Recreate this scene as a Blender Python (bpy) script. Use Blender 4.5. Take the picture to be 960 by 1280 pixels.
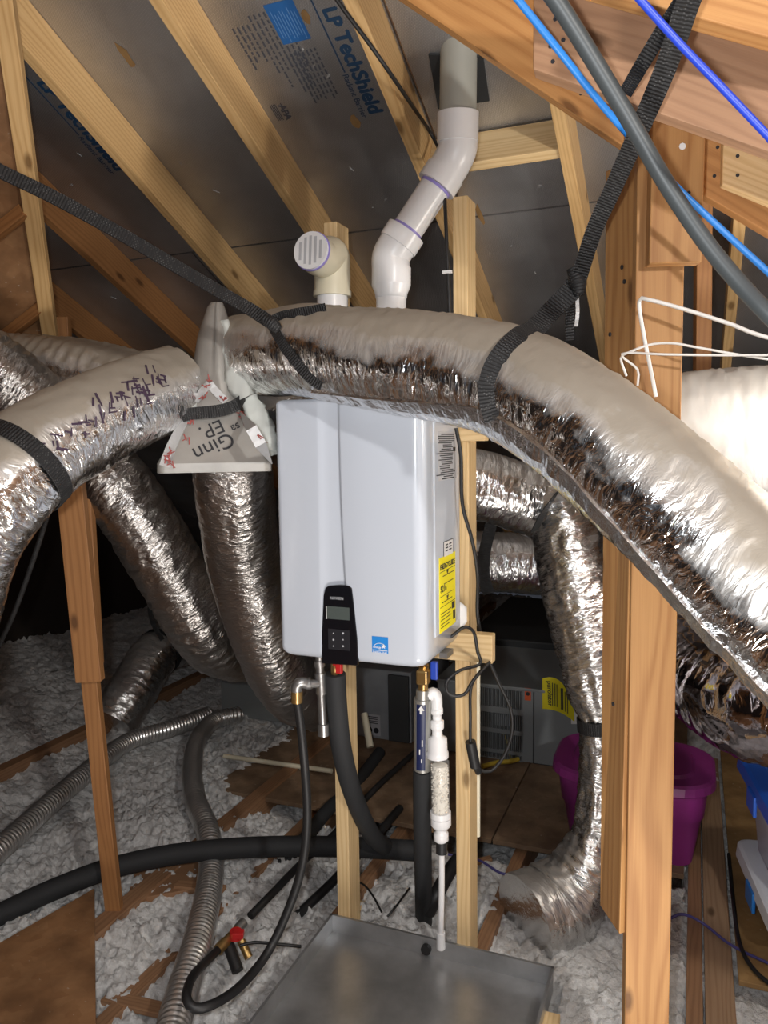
import bpy, math, random
import numpy as np
from mathutils import Vector, Matrix, noise
from mathutils.bvhtree import BVHTree
random.seed(7)
for o in list(bpy.data.objects): bpy.data.objects.remove(o)
scn = bpy.context.scene
COL = scn.collection

# ------------------------------------------------------------------ camera
F = 961.0; H = 1.70
PITCH = math.radians(5.3); ROLL = math.radians(-0.8)
fw = Vector((0, math.cos(PITCH), -math.sin(PITCH)))
r0 = Vector((1, 0, 0)); u0 = r0.cross(fw)
cr = r0*math.cos(ROLL) + u0*math.sin(ROLL)
cu_ = -r0*math.sin(ROLL) + u0*math.cos(ROLL)
CAM = Vector((0, 0, H))
cd = bpy.data.cameras.new('camera'); co = bpy.data.objects.new('camera', cd); COL.objects.link(co)
m = Matrix((cr, cu_, -fw)).transposed().to_4x4(); m.translation = CAM
co.matrix_world = m
cd.sensor_fit = 'VERTICAL'; cd.sensor_height = 36.0; cd.lens = F/1280*36.0
cd.clip_start = 0.02; cd.clip_end = 60
scn.camera = co

# ------------------------------------------------------------------ light and exposure
wd = bpy.data.worlds.new('world'); scn.world = wd; wd.use_nodes = True
wd.node_tree.nodes['Background'].inputs[0].default_value = (0.75, 0.82, 1.0, 1)
wd.node_tree.nodes['Background'].inputs[1].default_value = 0.035
def lamp(name, kind, loc, power, color, size, target=None):
    l = bpy.data.lights.new(name, kind); l.energy = power; l.color = color
    if kind == 'AREA': l.size = size
    else: l.shadow_soft_size = size
    o = bpy.data.objects.new(name, l); COL.objects.link(o); o.location = loc
    if target is not None:
        o.rotation_euler = (Vector(target)-Vector(loc)).to_track_quat('-Z', 'Y').to_euler()
    return o
lamp('phone_flash', 'POINT', (-0.07, 0.02, H+0.03), 54, (0.94, 0.97, 1.0), 0.022)
lamp('work_light', 'POINT', (1.20, 1.64, 1.80), 19, (1.0, 0.95, 0.86), 0.05)
lamp('attic_bulb', 'POINT', (1.05, -0.85, 2.45), 125, (1.0, 0.96, 0.91), 0.06)
lamp('hatch_light', 'AREA', (0.30, 0.42, -0.06), 38, (1.0, 0.95, 0.89), 0.55, (0.28, 0.75, 2.0))
vs = scn.view_settings
vs.view_transform = 'Standard'; vs.look = 'None'; vs.gamma = 1.0; vs.use_curve_mapping = False
vs.exposure = 0.22

# ------------------------------------------------------------------ geometry helpers
def ray(px, py): return fw + cr*((px-480)/F) + cu_*((640-py)/F)
def P(px, py, d):                       # point seen at a pixel, d metres ahead of the camera
    v = ray(px, py); return CAM + v*(d/v.y)
def Pz(px, py, z=0.0):                  # point seen at a pixel on a level plane
    v = ray(px, py); return CAM + v*((z-H)/v.z)
AZ = math.radians(22)
D = Vector((math.sin(AZ), math.cos(AZ), 0)); W = Vector((math.cos(AZ), -math.sin(AZ), 0)); Z = Vector((0, 0, 1))
def house(w, d, z): return W*w + D*d + Z*z
SL = 0.46; HB = 3.68; RH = 0.14*math.sqrt(1+SL*SL); HR = HB+RH     # roof: z = h - SL*d
def Pl(px, py, h=HR):
    v = ray(px, py); return CAM + v*((h-H)/(v.z+SL*v.dot(D)))

def Pd(px, py, d):                      # point seen at a pixel on the vertical house plane d
    v = ray(px, py); return CAM + v*(d/v.dot(D))

class MB:
    def __init__(s): s.v = []; s.f = []; s.uv = []; s.sm = []
    def add(s, vs_, fs, uvs=None, smooth=False):
        b = len(s.v); s.v += [Vector(x) for x in vs_]
        for k, f in enumerate(fs):
            s.f.append(tuple(b+i for i in f)); s.uv.append(uvs[k] if uvs else None); s.sm.append(smooth)
        return s
    def box(s, c, ax, ay, az):          # centre and three half-extent vectors
        c = Vector(c); ax = Vector(ax); ay = Vector(ay); az = Vector(az)
        if ax.cross(ay).dot(az) < 0: ax = -ax
        vs_ = [c+ax*i+ay*j+az*k for i in (-1, 1) for j in (-1, 1) for k in (-1, 1)]
        fs = [(0,1,3,2), (4,6,7,5), (0,4,5,1), (2,3,7,6), (0,2,6,4), (1,5,7,3)]
        return s.add(vs_, fs)
    def hbox(s, w0, w1, d0, d1, z0, z1):
        return s.box(house((w0+w1)/2, (d0+d1)/2, (z0+z1)/2), W*(w1-w0)/2, D*(d1-d0)/2, Z*(z1-z0)/2)
    def prism(s, pts, off):             # closed outline pushed by a vector
        pts = [Vector(p) for p in pts]; off = Vector(off); n = len(pts)
        nr = Vector((0, 0, 0))
        for i in range(n): nr += (pts[i]-pts[0]).cross(pts[(i+1) % n]-pts[0])
        if nr.dot(off) > 0: pts = pts[::-1]
        vs_ = pts+[p+off for p in pts]
        fs = [tuple(range(n)), tuple(range(2*n-1, n-1, -1))]
        fs += [((i+1) % n, i, n+i, n+(i+1) % n) for i in range(n)]
        return s.add(vs_, fs)
    def loft(s, rings, caps=True, smooth=True, uvs=None):
        n = len(rings[0]); vs_ = [p for r in rings for p in r]; fs = []; us = []
        for i in range(len(rings)-1):
            for j in range(n):
                k = (j+1) % n
                fs.append((i*n+j, i*n+k, (i+1)*n+k, (i+1)*n+j))
                if uvs:
                    a, b = uvs[i], uvs[i+1]
                    us.append((a[j], a[j+1], b[j+1], b[j]))
        s.add(vs_, fs, us if uvs else None, smooth)
        if caps:
            s.add(rings[0][::-1], [tuple(range(n))]); s.add(rings[-1], [tuple(range(n))])
        return s
    def cyl(s, a, b, ra, rb=None, n=20, caps=True):
        a = Vector(a); b = Vector(b); rb = ra if rb is None else rb
        t = (b-a).normalized(); x = t.orthogonal().normalized(); y = t.cross(x)
        R = [[p+(x*math.cos(2*math.pi*i/n)+y*math.sin(2*math.pi*i/n))*r for i in range(n)] for p, r in ((a, ra), (b, rb))]
        return s.loft(R, caps)
    def lathe(s, a, axis, prof, n=24):  # prof: list of (along, radius)
        a = Vector(a); t = Vector(axis).normalized(); x = t.orthogonal().normalized(); y = t.cross(x)
        return s.loft([[a+t*h+(x*math.cos(2*math.pi*i/n)+y*math.sin(2*math.pi*i/n))*r for i in range(n)] for h, r in prof])
    def tube(s, pts, rad, n=10, step=0.02, caps=True, disp=None):
        fr = frames(pts, rad, step); R = []; U = []; L = 0
        for i, (p, t, x, y, r) in enumerate(fr):
            if i: L += (p-fr[i-1][0]).length
            ring = []
            for j in range(n):
                a = 2*math.pi*j/n; c, q = math.cos(a), math.sin(a)
                rr = r + (disp(L, a, p, r, i/(len(fr)-1)) if disp else 0)
                ring.append(p+(x*c+y*q)*rr)
            R.append(ring); U.append([(2*math.pi*j/n*r, L) for j in range(n+1)])
        s.loft(R, caps, True, U)
        return fr
    def ribbon(s, pts, width, side=None, th=0.003, step=0.02):
        fr = frames(pts, [1]*len(pts), step); R = []
        for i, (p, t, x, y, r) in enumerate(fr):
            sd = t.cross((p-CAM).normalized()) if side == 'face' else (Vector(side) if side is not None else x)
            sd = (sd-t*sd.dot(t)).normalized(); nn = t.cross(sd).normalized()
            a = sd*width/2; b = nn*th/2
            R.append([p-a-b, p+a-b, p+a+b, p-a+b])
        L = [0]
        for i in range(1, len(fr)): L.append(L[-1]+(fr[i][0]-fr[i-1][0]).length)
        s.loft(R, True, False, [[(0, l), (width, l), (width, l), (0, l), (0, l)] for l in L])
        return fr

def spline(pts, step):
    pts = [Vector(p) for p in pts]; out = []
    P_ = [pts[0]*2-pts[1]]+pts+[pts[-1]*2-pts[-2]]
    for i in range(1, len(P_)-2):
        p0, p1, p2, p3 = P_[i-1:i+3]
        n = max(2, int((p2-p1).length/step))
        for k in range(n):
            t = k/n
            out.append((0.5*((2*p1)+(p2-p0)*t+(2*p0-5*p1+4*p2-p3)*t*t+(3*p1-p0-3*p2+p3)*t**3), i-1+t))
    out.append((pts[-1], len(pts)-1.0))
    return out
def frames(pts, rad, step):
    if not isinstance(rad, (list, tuple)): rad = [rad]*len(pts)
    sp = spline(pts, step); res = []; x = None
    for i, (p, t) in enumerate(sp):
        a = sp[max(i-1, 0)][0]; b = sp[min(i+1, len(sp)-1)][0]
        T = (b-a).normalized()
        if x is None: x = T.cross(Z); x = x.normalized() if x.length > .05 else T.orthogonal().normalized()
        x = (x-T*x.dot(T)).normalized(); y = T.cross(x)
        k = min(int(t), len(rad)-2); f = t-k; f = f*f*(3-2*f)
        res.append((p, T, x.copy(), y, rad[k]*(1-f)+rad[k+1]*f))
    return res

ORG = {}
def place(o, parent):
    COL.objects.link(o)
    if parent is not None: o.parent = parent
def empty(name, loc, label, cat, group=None):
    o = bpy.data.objects.new(name, None); COL.objects.link(o); o.location = loc
    o.empty_display_size = 0.05; ORG[o] = Vector(loc); tag(o, label, cat, group); return o
def tag(o, label=None, cat=None, group=None, kind=None):
    if label: o['label'] = label
    if cat: o['category'] = cat
    if group: o['group'] = group
    if kind: o['kind'] = kind
    return o
def build(name, mb, mat, parent=None, bevel=0, origin=None, weld=False):
    if parent is not None: org = ORG[parent]
    else: org = Vector(origin) if origin is not None else Vector((0, 0, 0))
    me = bpy.data.meshes.new(name)
    me.from_pydata([tuple(v-org) for v in mb.v], [], mb.f)
    if any(u is not None for u in mb.uv):
        ul = me.uv_layers.new(name='UVMap'); k = 0
        for f, u in zip(mb.f, mb.uv):
            for c in range(len(f)):
                ul.data[k].uv = u[c] if u else (0, 0)
                k += 1
    me.polygons.foreach_set('use_smooth', mb.sm)
    me.update()
    o = bpy.data.objects.new(name, me); place(o, parent)
    if parent is None: o.location = org
    ORG[o] = org
    me.materials.append(MAT[mat] if isinstance(mat, str) else mat)
    if bevel:
        b = o.modifiers.new('bevel', 'BEVEL'); b.width = bevel; b.segments = 2; b.limit_method = 'ANGLE'
    return o
def board_mb(a, b, wide, w, t, mb=None):   # from a to b, w across along 'wide', t thick
    a = Vector(a); b = Vector(b); L = (b-a).length; ax = (b-a).normalized()
    wd_ = Vector(wide); wd_ = (wd_-ax*wd_.dot(ax)).normalized(); td = ax.cross(wd_)
    mb = mb or MB(); c = [(-w/2, -t/2), (w/2, -t/2), (w/2, t/2), (-w/2, t/2)]
    vs_ = [a+wd_*i+td*j for i, j in c]+[b+wd_*i+td*j for i, j in c]
    vv = [0, w, w+t, 2*w+t, 2*w+2*t]; fs = []; us = []
    for k in range(4):
        q = (k+1) % 4
        fs.append((k, q, 4+q, 4+k)); us.append(((0, vv[k]), (0, vv[k+1]), (L, vv[k+1]), (L, vv[k])))
    fs += [(3, 2, 1, 0), (4, 5, 6, 7)]
    us += [((0, 0), (0.02, 0), (0.02, .04), (0, .04))]*2
    return mb.add(vs_, fs, us)
def board(name, a, b, wide, w, t, mat, parent=None, bevel=0.0025):
    return build(name, board_mb(a, b, wide, w, t), mat, parent, bevel, origin=None if parent else min((Vector(a), Vector(b)), key=lambda p: p.z))
def text(name, body, org, xd, yd, size, mat, parent, bold=0.0, fit=None, align='LEFT', ext=0.0004, end=None, fat=0.0):
    c = bpy.data.curves.new('t', 'FONT'); c.body = body; c.size = size; c.extrude = ext; c.offset = bold*size; c.align_x = align
    t = bpy.data.objects.new('t', c); COL.objects.link(t)
    dg = bpy.context.evaluated_depsgraph_get(); dg.update()
    me = bpy.data.meshes.new_from_object(t.evaluated_get(dg))
    bpy.data.objects.remove(t)
    xd = Vector(xd).normalized(); yd = Vector(yd); yd = (yd-xd*yd.dot(xd)).normalized(); zd = xd.cross(yd)
    xs = [v.co.x for v in me.vertices]; sc = 1.0
    if fit: sc = fit/(max(xs)-min(xs))
    off = -max(xs)*sc if end else 0
    mb = MB(); mb.add([Vector(org)+xd*(v.co.x*sc+off)+yd*(v.co.y*sc)+zd*v.co.z for v in me.vertices], [tuple(p.vertices) for p in me.polygons])
    if fat:
        base = list(mb.v); fs = list(mb.f)
        for i, j in ((1, 0), (-1, 0), (0, 1), (0, -1)): mb.add([v+xd*fat*i+yd*fat*j+zd*.00002*(i+2*j) for v in base], fs)
    bpy.data.meshes.remove(me)
    return build(name, mb, mat, parent)
def bvh(o): 
    off = ORG[o]
    return BVHTree.FromPolygons([v.co+off for v in o.data.vertices], [tuple(p.vertices) for p in o.data.polygons])
def on(tree, px, py, off=0.004, d=2.0):
    v = ray(px, py).normalized(); h = tree.ray_cast(CAM, v)
    if h[0] is None: return P(px, py, d), -v
    return h[0]+h[1]*off, h[1]

# ------------------------------------------------------------------ materials
MAT = {}
class NT:
    def __init__(s, name):
        s.m = bpy.data.materials.new(name); s.m.use_nodes = True; s.t = s.m.node_tree
        s.b = s.t.nodes['Principled BSDF']; MAT[name] = s.m
    def n(s, typ, **kw):
        x = s.t.nodes.new(typ)
        for k, v in kw.items():
            if k in x.inputs: s.put(x.inputs[k], v)
            else: setattr(x, k, v)
        return x
    def put(s, sock, v):
        if isinstance(v, bpy.types.NodeSocket): s.t.links.new(v, sock)
        else: sock.default_value = v
    def set(s, **kw):
        for k, v in kw.items(): s.put(s.b.inputs[k.replace('_', ' ')], v)
    def math(s, op, a, b=0.0, c=None):
        x = s.n('ShaderNodeMath', operation=op); s.put(x.inputs[0], a); s.put(x.inputs[1], b)
        if c is not None: s.put(x.inputs[2], c)
        return x.outputs[0]
    def mix(s, f, a, b):
        x = s.n('ShaderNodeMix', data_type='RGBA'); s.put(x.inputs[0], f); s.put(x.inputs[6], a); s.put(x.inputs[7], b); return x.outputs[2]
    def noise(s, vec, scale, detail=3, rough=.55, dist=0):
        x = s.n('ShaderNodeTexNoise', Scale=scale, Detail=detail, Roughness=rough, Distortion=dist)
        if vec is not None: s.put(x.inputs['Vector'], vec)
        return x.outputs['Fac']
    def ramp(s, f, a, b):
        x = s.n('ShaderNodeMapRange'); s.put(x.inputs[0], f); x.inputs[1].default_value = a; x.inputs[2].default_value = b; return x.outputs[0]
    def vec(s, x, y, z=0.0):
        c = s.n('ShaderNodeCombineXYZ'); s.put(c.inputs[0], x); s.put(c.inputs[1], y); s.put(c.inputs[2], z); return c.outputs[0]
    def bump(s, h, strength=.5, dist=.01):
        x = s.n('ShaderNodeBump', Strength=strength, Distance=dist); s.put(x.inputs['Height'], h); s.set(Normal=x.outputs[0])
def C4(*c): return (*c, 1)
def plain(name, col, rough=.5, metal=0, bump=0, bscale=80, var=0.0, **kw):
    t = NT(name); t.set(Base_Color=C4(*col), Roughness=rough, Metallic=metal, **kw)
    if bump or var:
        tc = t.n('ShaderNodeTexCoord').outputs['Object']; nf = t.noise(tc, bscale, 4)
        if bump: t.bump(nf, bump, .004)
        if var:
            n2 = t.noise(tc, 9, 4); t.set(Base_Color=t.mix(t.ramp(n2, .3, .7), C4(*[c*(1-var) for c in col]), C4(*col)))
    return t
def wood(name, light, dark, ring=60.0, rough=.62):
    t = NT(name); uv = t.n('ShaderNodeTexCoord').outputs['UV']; s = t.n('ShaderNodeSeparateXYZ'); t.put(s.inputs[0], uv)
    rnd = t.math('MULTIPLY', t.n('ShaderNodeObjectInfo').outputs['Random'], 37.0)
    u = t.math('ADD', s.outputs[0], rnd); v = t.math('ADD', s.outputs[1], rnd)
    big = t.noise(t.vec(t.math('MULTIPLY', u, 0.9), t.math('MULTIPLY', v, 8.0), rnd), 1.0, 2)
    ph = t.math('ADD', t.math('MULTIPLY', v, ring*6.283), t.math('MULTIPLY', big, 42.0))
    rg = t.math('MULTIPLY_ADD', t.math('SINE', ph), 0.5, 0.5); rg = t.math('POWER', rg, 2.2)
    fib = t.noise(t.vec(t.math('MULTIPLY', u, 5.0), t.math('MULTIPLY', v, 260.0)), 1.0, 2)
    tone = t.noise(t.vec(t.math('MULTIPLY', u, 1.3), t.math('MULTIPLY', v, 5.0), 3.0), 1.0, 2)
    k = t.math('ADD', t.math('MULTIPLY', rg, .42), t.math('ADD', t.math('MULTIPLY', t.ramp(fib, .35, .75), .22), t.math('MULTIPLY', t.ramp(tone, .35, .7), .35)))
    vo = t.n('ShaderNodeTexVoronoi', Scale=1.0, voronoi_dimensions='2D'); t.put(vo.inputs['Vector'], t.vec(t.math('MULTIPLY', u, 1.9), t.math('MULTIPLY', v, 4.5)))
    kn = t.ramp(vo.outputs['Distance'], .075, .03)
    col = t.mix(k, C4(*light), C4(*dark)); col = t.mix(t.math('MULTIPLY', kn, .8), col, C4(dark[0]*.32, dark[1]*.28, dark[2]*.22))
    t.set(Base_Color=col, Roughness=rough); t.bump(t.math('ADD', fib, t.math('MULTIPLY', rg, .5)), .12, .002)
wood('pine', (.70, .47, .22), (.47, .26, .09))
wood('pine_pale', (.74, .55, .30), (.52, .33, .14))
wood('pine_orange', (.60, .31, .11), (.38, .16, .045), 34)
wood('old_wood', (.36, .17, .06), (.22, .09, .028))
wood('joist_wood', (.34, .19, .10), (.2, .10, .05))
wood('grey_board', (.38, .25, .15), (.24, .14, .075))
wood('pine_post', (.46, .245, .088), (.27, .112, .03), 30)
def osb(name, a, b):
    t = NT(name); g = t.n('ShaderNodeTexCoord').outputs['Object']
    v1 = t.n('ShaderNodeTexVoronoi', Scale=26.0, Randomness=1.0); t.put(v1.inputs['Vector'], g)
    n = t.noise(g, 6, 4); c = t.mix(v1.outputs['Color'], C4(*a), C4(*b)); c2 = t.mix(t.ramp(n, .35, .7), c, C4(*[x*.55 for x in b]))
    sp = t.ramp(t.noise(g, 55, 2), .70, .75)
    t.set(Base_Color=t.mix(t.math('MULTIPLY', sp, .5), c2, C4(.5, .45, .38)), Roughness=.75); t.bump(v1.outputs['Distance'], .25, .004)
osb('osb', (.36, .19, .085), (.28, .135, .055)); osb('plywood', (.31, .21, .13), (.23, .145, .085)); osb('plywood_yellow', (.40, .25, .10), (.32, .18, .065))

def foil(name, tint=(.80, .80, .80), rough=.16, dust=1.0, dustcol=(.38, .335, .275), lo=.02, hi=.5, crink=.5, sc=1.0):
    t = NT(name); uv = t.n('ShaderNodeTexCoord').outputs['UV']; s = t.n('ShaderNodeSeparateXYZ'); t.put(s.inputs[0], uv)
    ob = t.n('ShaderNodeTexCoord').outputs['Object']
    w1 = t.noise(ob, 9*sc, 3)
    vec = t.vec(t.math('MULTIPLY_ADD', w1, 1.4, t.math('MULTIPLY', s.outputs[0], 13.0*sc)), t.math('MULTIPLY_ADD', w1, 2.2, t.math('MULTIPLY', s.outputs[1], 40.0*sc)), 0)
    v1 = t.n('ShaderNodeTexVoronoi', Scale=1.0); t.put(v1.inputs['Vector'], vec)
    n2 = t.noise(vec, 1.7, 3, .6, .6)
    h = t.math('ADD', t.math('MULTIPLY', v1.outputs['Distance'], .8), n2)
    nz = t.n('ShaderNodeSeparateXYZ'); t.put(nz.inputs[0], t.n('ShaderNodeNewGeometry').outputs['Normal'])
    dn = t.noise(ob, 7, 5, .65)
    dm = t.ramp(t.math('ADD', nz.outputs[2], t.math('MULTIPLY', t.math('SUBTRACT', dn, .5), .9)), lo, hi)
    dm = t.math('MULTIPLY', dm, dust)
    t.set(Base_Color=t.mix(dm, C4(*tint), C4(*dustcol)), Metallic=t.math('SUBTRACT', 1.0, t.math('MULTIPLY', dm, .82)),
          Roughness=t.math('MULTIPLY_ADD', dm, .40, rough))
    bs = t.math('MULTIPLY', t.math('SUBTRACT', 1.05, t.math('MULTIPLY', dm, .9)), crink)
    x = t.n('ShaderNodeBump', Distance=.012); t.put(x.inputs['Strength'], bs); t.put(x.inputs['Height'], h); t.set(Normal=x.outputs[0])
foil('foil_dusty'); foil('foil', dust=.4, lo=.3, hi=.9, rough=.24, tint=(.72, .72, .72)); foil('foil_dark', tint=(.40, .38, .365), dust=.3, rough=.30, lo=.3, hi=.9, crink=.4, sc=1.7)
foil('foil_lit', dust=1.0, lo=-1.2, hi=-.2, dustcol=(.62, .60, .57), rough=.3); foil('foil_clean', dust=0.0, rough=.07, crink=.16, sc=.5, tint=(.42, .39, .42))  # foil_lit: lamp glare put into the colour as pale dust all over
plain('duct_board', (.36, .345, .32), .45, .3, .1, 60, .25); plain('foil_tape', (.5, .5, .5), .55, .6, .5, 60); plain('seam_foil', (.75, .75, .75), .22, 1, 1.0, 45)
plain('mastic', (.55, .57, .54), .7, 0, .4, 30)
plain('red_print', (.35, .08, .07), .6); plain('black_ink', (.02, .02, .025), .6); plain('purple_ink', (.05, .028, .055), .5)
plain('white_enamel', (.52, .562, .635), .22, 0, Coat_Weight=.4, Coat_Roughness=.08)
plain('white_plastic', (.80, .81, .82), .35); plain('pvc', (.80, .80, .81), .3); plain('pvc_cream', (.74, .69, .53), .4); plain('pvc_grey', (.36, .36, .32), .45)
plain('primer', (.30, .25, .62), .4); plain('black_gloss', (.006, .006, .008), .12); plain('lcd', (.07, .085, .08), .25); plain('key', (.02, .02, .024), .3)
plain('print_white', (.75, .75, .75), .5); plain('label_blue', (.02, .22, .62), .4); plain('energy_yellow', (.90, .78, .01), .45); plain('label_grey', (.46, .47, .50), .5)
t = NT('strap'); uv = t.n('ShaderNodeTexCoord').outputs['UV']; sx_n = t.n('ShaderNodeSeparateXYZ'); t.put(sx_n.inputs[0], uv)
rib = t.math('SINE', t.math('MULTIPLY', sx_n.outputs[1], 900.0)); col_ = t.math('SINE', t.math('MULTIPLY', sx_n.outputs[0], 620.0))
fk = t.ramp(t.math('MULTIPLY', rib, col_), .55, .8); fk = t.math('MULTIPLY', fk, t.ramp(t.noise(t.n('ShaderNodeTexCoord').outputs['Object'], 60, 2), .45, .6))
t.set(Base_Color=t.mix(fk, C4(.009, .009, .010), C4(.10, .10, .10)), Roughness=.65); t.bump(rib, .35, .003); plain('rubber', (.012, .012, .013), .5, 0, .1, 50); plain('foam', (.018, .019, .021), .75, 0, .2, 120)
plain('cable_blue', (.02, .20, .62), .4); plain('cable_navy', (.015, .05, .50), .4); plain('hose_grey', (.055, .064, .068), .45); plain('cable_white', (.80, .78, .74), .45); plain('cable_violet', (.08, .07, .25), .45)
plain('galv', (.45, .45, .45), .38, .9, .2, 40, .3); plain('pan_metal', (.52, .53, .54), .33, .75, .06, 12, .3)
plain('brass', (.55, .36, .14), .3, .9); plain('red_handle', (.55, .02, .02), .4); plain('blue_handle', (.02, .06, .40), .4); plain('alu_sleeve', (.42, .42, .40), .35, .7); plain('label_navy', (.008, .015, .07), .4)
plain('cabinet_grey', (.26, .28, .29), .5, .2, .05, 90); plain('cabinet_light', (.36, .385, .41), .5, .2, .05, 90, .2); plain('matte_black', (.03, .032, .034), .6); plain('cabinet_dark', (.05, .053, .055), .6)
plain('sticker_yellow', (.80, .68, .02), .5); plain('sticker_orange', (.75, .12, .03), .5); plain('wire_yellow', (.62, .45, .05), .5)
plain('bin_purple', (.25, .028, .19), .36); plain('lid_blue', (.02, .12, .60), .35); plain('lid_white', (.72, .75, .80), .4)
t = plain('tote_clear', (.62, .60, .68), .25, 0, Alpha=.62); plain('tote_dark', (.075, .06, .05), .35)
plain('bead', (.70, .66, .58), .6); plain('canister', (.9, .9, .9), .08, 0, Alpha=.14)
plain('grey_tray', (.26, .28, .28), .5); plain('roof_black', (.02, .021, .022), .8); plain('board_shaded', (.04, .03, .025), .8)
plain('tech_blue', (.012, .045, .10), .5); plain('square_blue', (.015, .10, .30), .5); plain('tech_text', (.05, .055, .07), .6); plain('tech_line_light', (.10, .22, .45), .5)
plain('silver_flex', (.80, .80, .79), .33, .92)
# foil-faced sheathing
t = NT('radiant_foil'); ob = t.n('ShaderNodeTexCoord').outputs['Object']; nn = t.noise(ob, 3, 4); n3 = t.noise(ob, 160, 2)
wv = t.n('ShaderNodeTexWave', Scale=45.0, Distortion=3.0, Detail=2.0); t.put(wv.inputs['Vector'], ob)
sp3 = t.n('ShaderNodeSeparateXYZ'); t.put(sp3.inputs[0], ob)
dots = t.ramp(t.math('MULTIPLY', t.math('SINE', t.math('MULTIPLY', sp3.outputs[0], 700.0)), t.math('SINE', t.math('MULTIPLY', sp3.outputs[1], 700.0))), .55, .85)
t.set(Base_Color=t.mix(t.math('MULTIPLY', dots, .5), t.mix(t.ramp(nn, .3, .7), C4(.40, .40, .41), C4(.57, .58, .60)), C4(.75, .75, .76)), Metallic=.85, Roughness=t.math('MULTIPLY_ADD', nn, .25, .24))
t.bump(t.math('ADD', t.math('ADD', n3, dots), t.math('MULTIPLY', wv.outputs['Fac'], .5)), .25, .004)
# blown insulation
t = NT('insulation'); ob = t.n('ShaderNodeTexCoord').outputs['Object']; n1 = t.noise(ob, 42, 6, .7); n2 = t.noise(ob, 5, 3)
t.set(Base_Color=t.mix(t.ramp(n1, .3, .65), C4(.58, .57, .56), t.mix(t.ramp(n2, .3, .7), C4(.80, .80, .80), C4(.92, .92, .91))), Roughness=.95)  # low spots of the bump noise go greyer, painting shade into crevices
t.bump(n1, 1.0, .02)

# ------------------------------------------------------------------ the roof and the shell
WL, WR = -5.4, 3.1
def rz(d, h=HR): return h-SL*d
def roofpt(w, d, h=HR): return house(w, d, rz(d, h))
RN = (D*SL+Z).normalized()                      # upward roof normal
RD = (D-Z*SL).normalized()                      # down-slope
EAVE = (HR-0.05)/SL; RIDGE = -0.9
mb = MB(); mb.prism([roofpt(WL, RIDGE), roofpt(WR, RIDGE), roofpt(WR, EAVE), roofpt(WL, EAVE)], Vector((0, 0, 0.10)))
for i in range(len(mb.v)): mb.v[i] = mb.v[i]+RN*0.014
ceiling = tag(build('ceiling', mb, 'osb'), 'brown roof deck showing in the seams between foil-faced sheathing panels', kind='structure')
seam = Pl(635, 266).dot(D); ds = 1.108; w0 = -3.25
panel_of = {}
k = -4
while True:
    d0 = seam+k*ds; d1 = d0+ds; k += 1
    if d1 < RIDGE: continue
    if d0 > EAVE: break
    d0 = max(d0, RIDGE); d1 = min(d1, EAVE); x = -3.25-2.44 - (1.22 if k % 2 else 0)
    while x < WR:
        a, b = max(x, WL), min(x+2.44, WR); x += 2.44
        if b-a < .05: continue
        mb = MB(); g = .004
        mb.prism([roofpt(a+g, d0+g), roofpt(b-g, d0+g), roofpt(b-g, d1-g), roofpt(a+g, d1-g)], RN*.012)
        panel_of[(a, b, d0, d1)] = build('sheathing_panel', mb, 'radiant_foil', ceiling)
def panel_at(p):
    w, d = p.dot(W), p.dot(D)
    for (a, b, d0, d1), o in panel_of.items():
        if a <= w <= b and d0 <= d <= d1: return o
    return ceiling
mb = MB(); zr = rz(RIDGE)
mb.prism([house(WL, RIDGE, zr), house(WR, RIDGE, zr), house(WR, RIDGE-4.0, zr-4.0*SL), house(WL, RIDGE-4.0, zr-4.0*SL)], Vector((0, 0, .1)))
tag(build('ceiling_back', mb, 'osb'), 'brown roof slope behind the ridge', kind='structure')
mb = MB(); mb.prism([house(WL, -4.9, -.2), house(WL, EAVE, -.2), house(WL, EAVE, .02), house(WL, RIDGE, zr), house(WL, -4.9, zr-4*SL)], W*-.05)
tag(build('wall_left', mb, 'board_shaded'), 'board gable wall at the far end of the attic, shade painted into its dark colour', kind='structure')  # wall coloured dark so the far end reads as unlit
vR1 = Pl(8, -40, HB-.02); vR2 = P(67, 440, 3.22); vE = Vector((-.88, -.47, 0))
mb = MB(); mb.prism([vR1, vR2, vR2+vE*1.6, vR1+vE*1.1], (vR1-vR2).cross(vE).normalized()*(.02 if (vR1-vR2).cross(vE).y > 0 else -.02))
tag(build('wall_left_upper', mb, 'osb'), 'brown board panel of the valley behind the thin upright board', kind='structure')
mb = MB(); mb.prism([house(WR, -4.9, -.2), house(WR, EAVE, -.2), house(WR, EAVE, .02), house(WR, RIDGE, zr), house(WR, -4.9, zr-4*SL)], W*.05)
tag(build('wall_right', mb, 'osb'), 'brown board wall at the other end of the attic', kind='structure')
mb = MB(); mb.hbox(WL, WR, -4.9, EAVE, -.26, -.20)
tag(build('floor', mb, 'osb'), 'ceiling boards under the joists and insulation', kind='structure')

# rafters: bottom-left corner at w, running down the slope
RAF = [(-2.93, 'darkest brown rafter close to the brown board wall panel'), (-2.40, 'old brown rafter beside the dark lettered foil bay, nearer the gable wall'),
       (-1.87, 'thick pine rafter with knots between the dark lettered bay and the scuffed foil bay'),
       (-1.365, 'pale pine rafter between the scuffed foil and the foil printed with a blue square'),
       (-.855, 'pale pine rafter with the thin black cable running down its face'),
       (-.40, 'narrow pine rafter to which the short blocking board is nailed'), (.10, 'pine rafter behind the thick wooden post'), (.62, 'dark rafter beyond the brightly lit silver duct')]
for w, lab in RAF:
    a = roofpt(w+.019, RIDGE, HR-RH/2); b = roofpt(w+.019, EAVE-.5, HR-RH/2)
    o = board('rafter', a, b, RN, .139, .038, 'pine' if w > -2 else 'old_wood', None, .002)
    tag(o, lab, 'rafter', 'rafters under the foil-faced roof')
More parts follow.
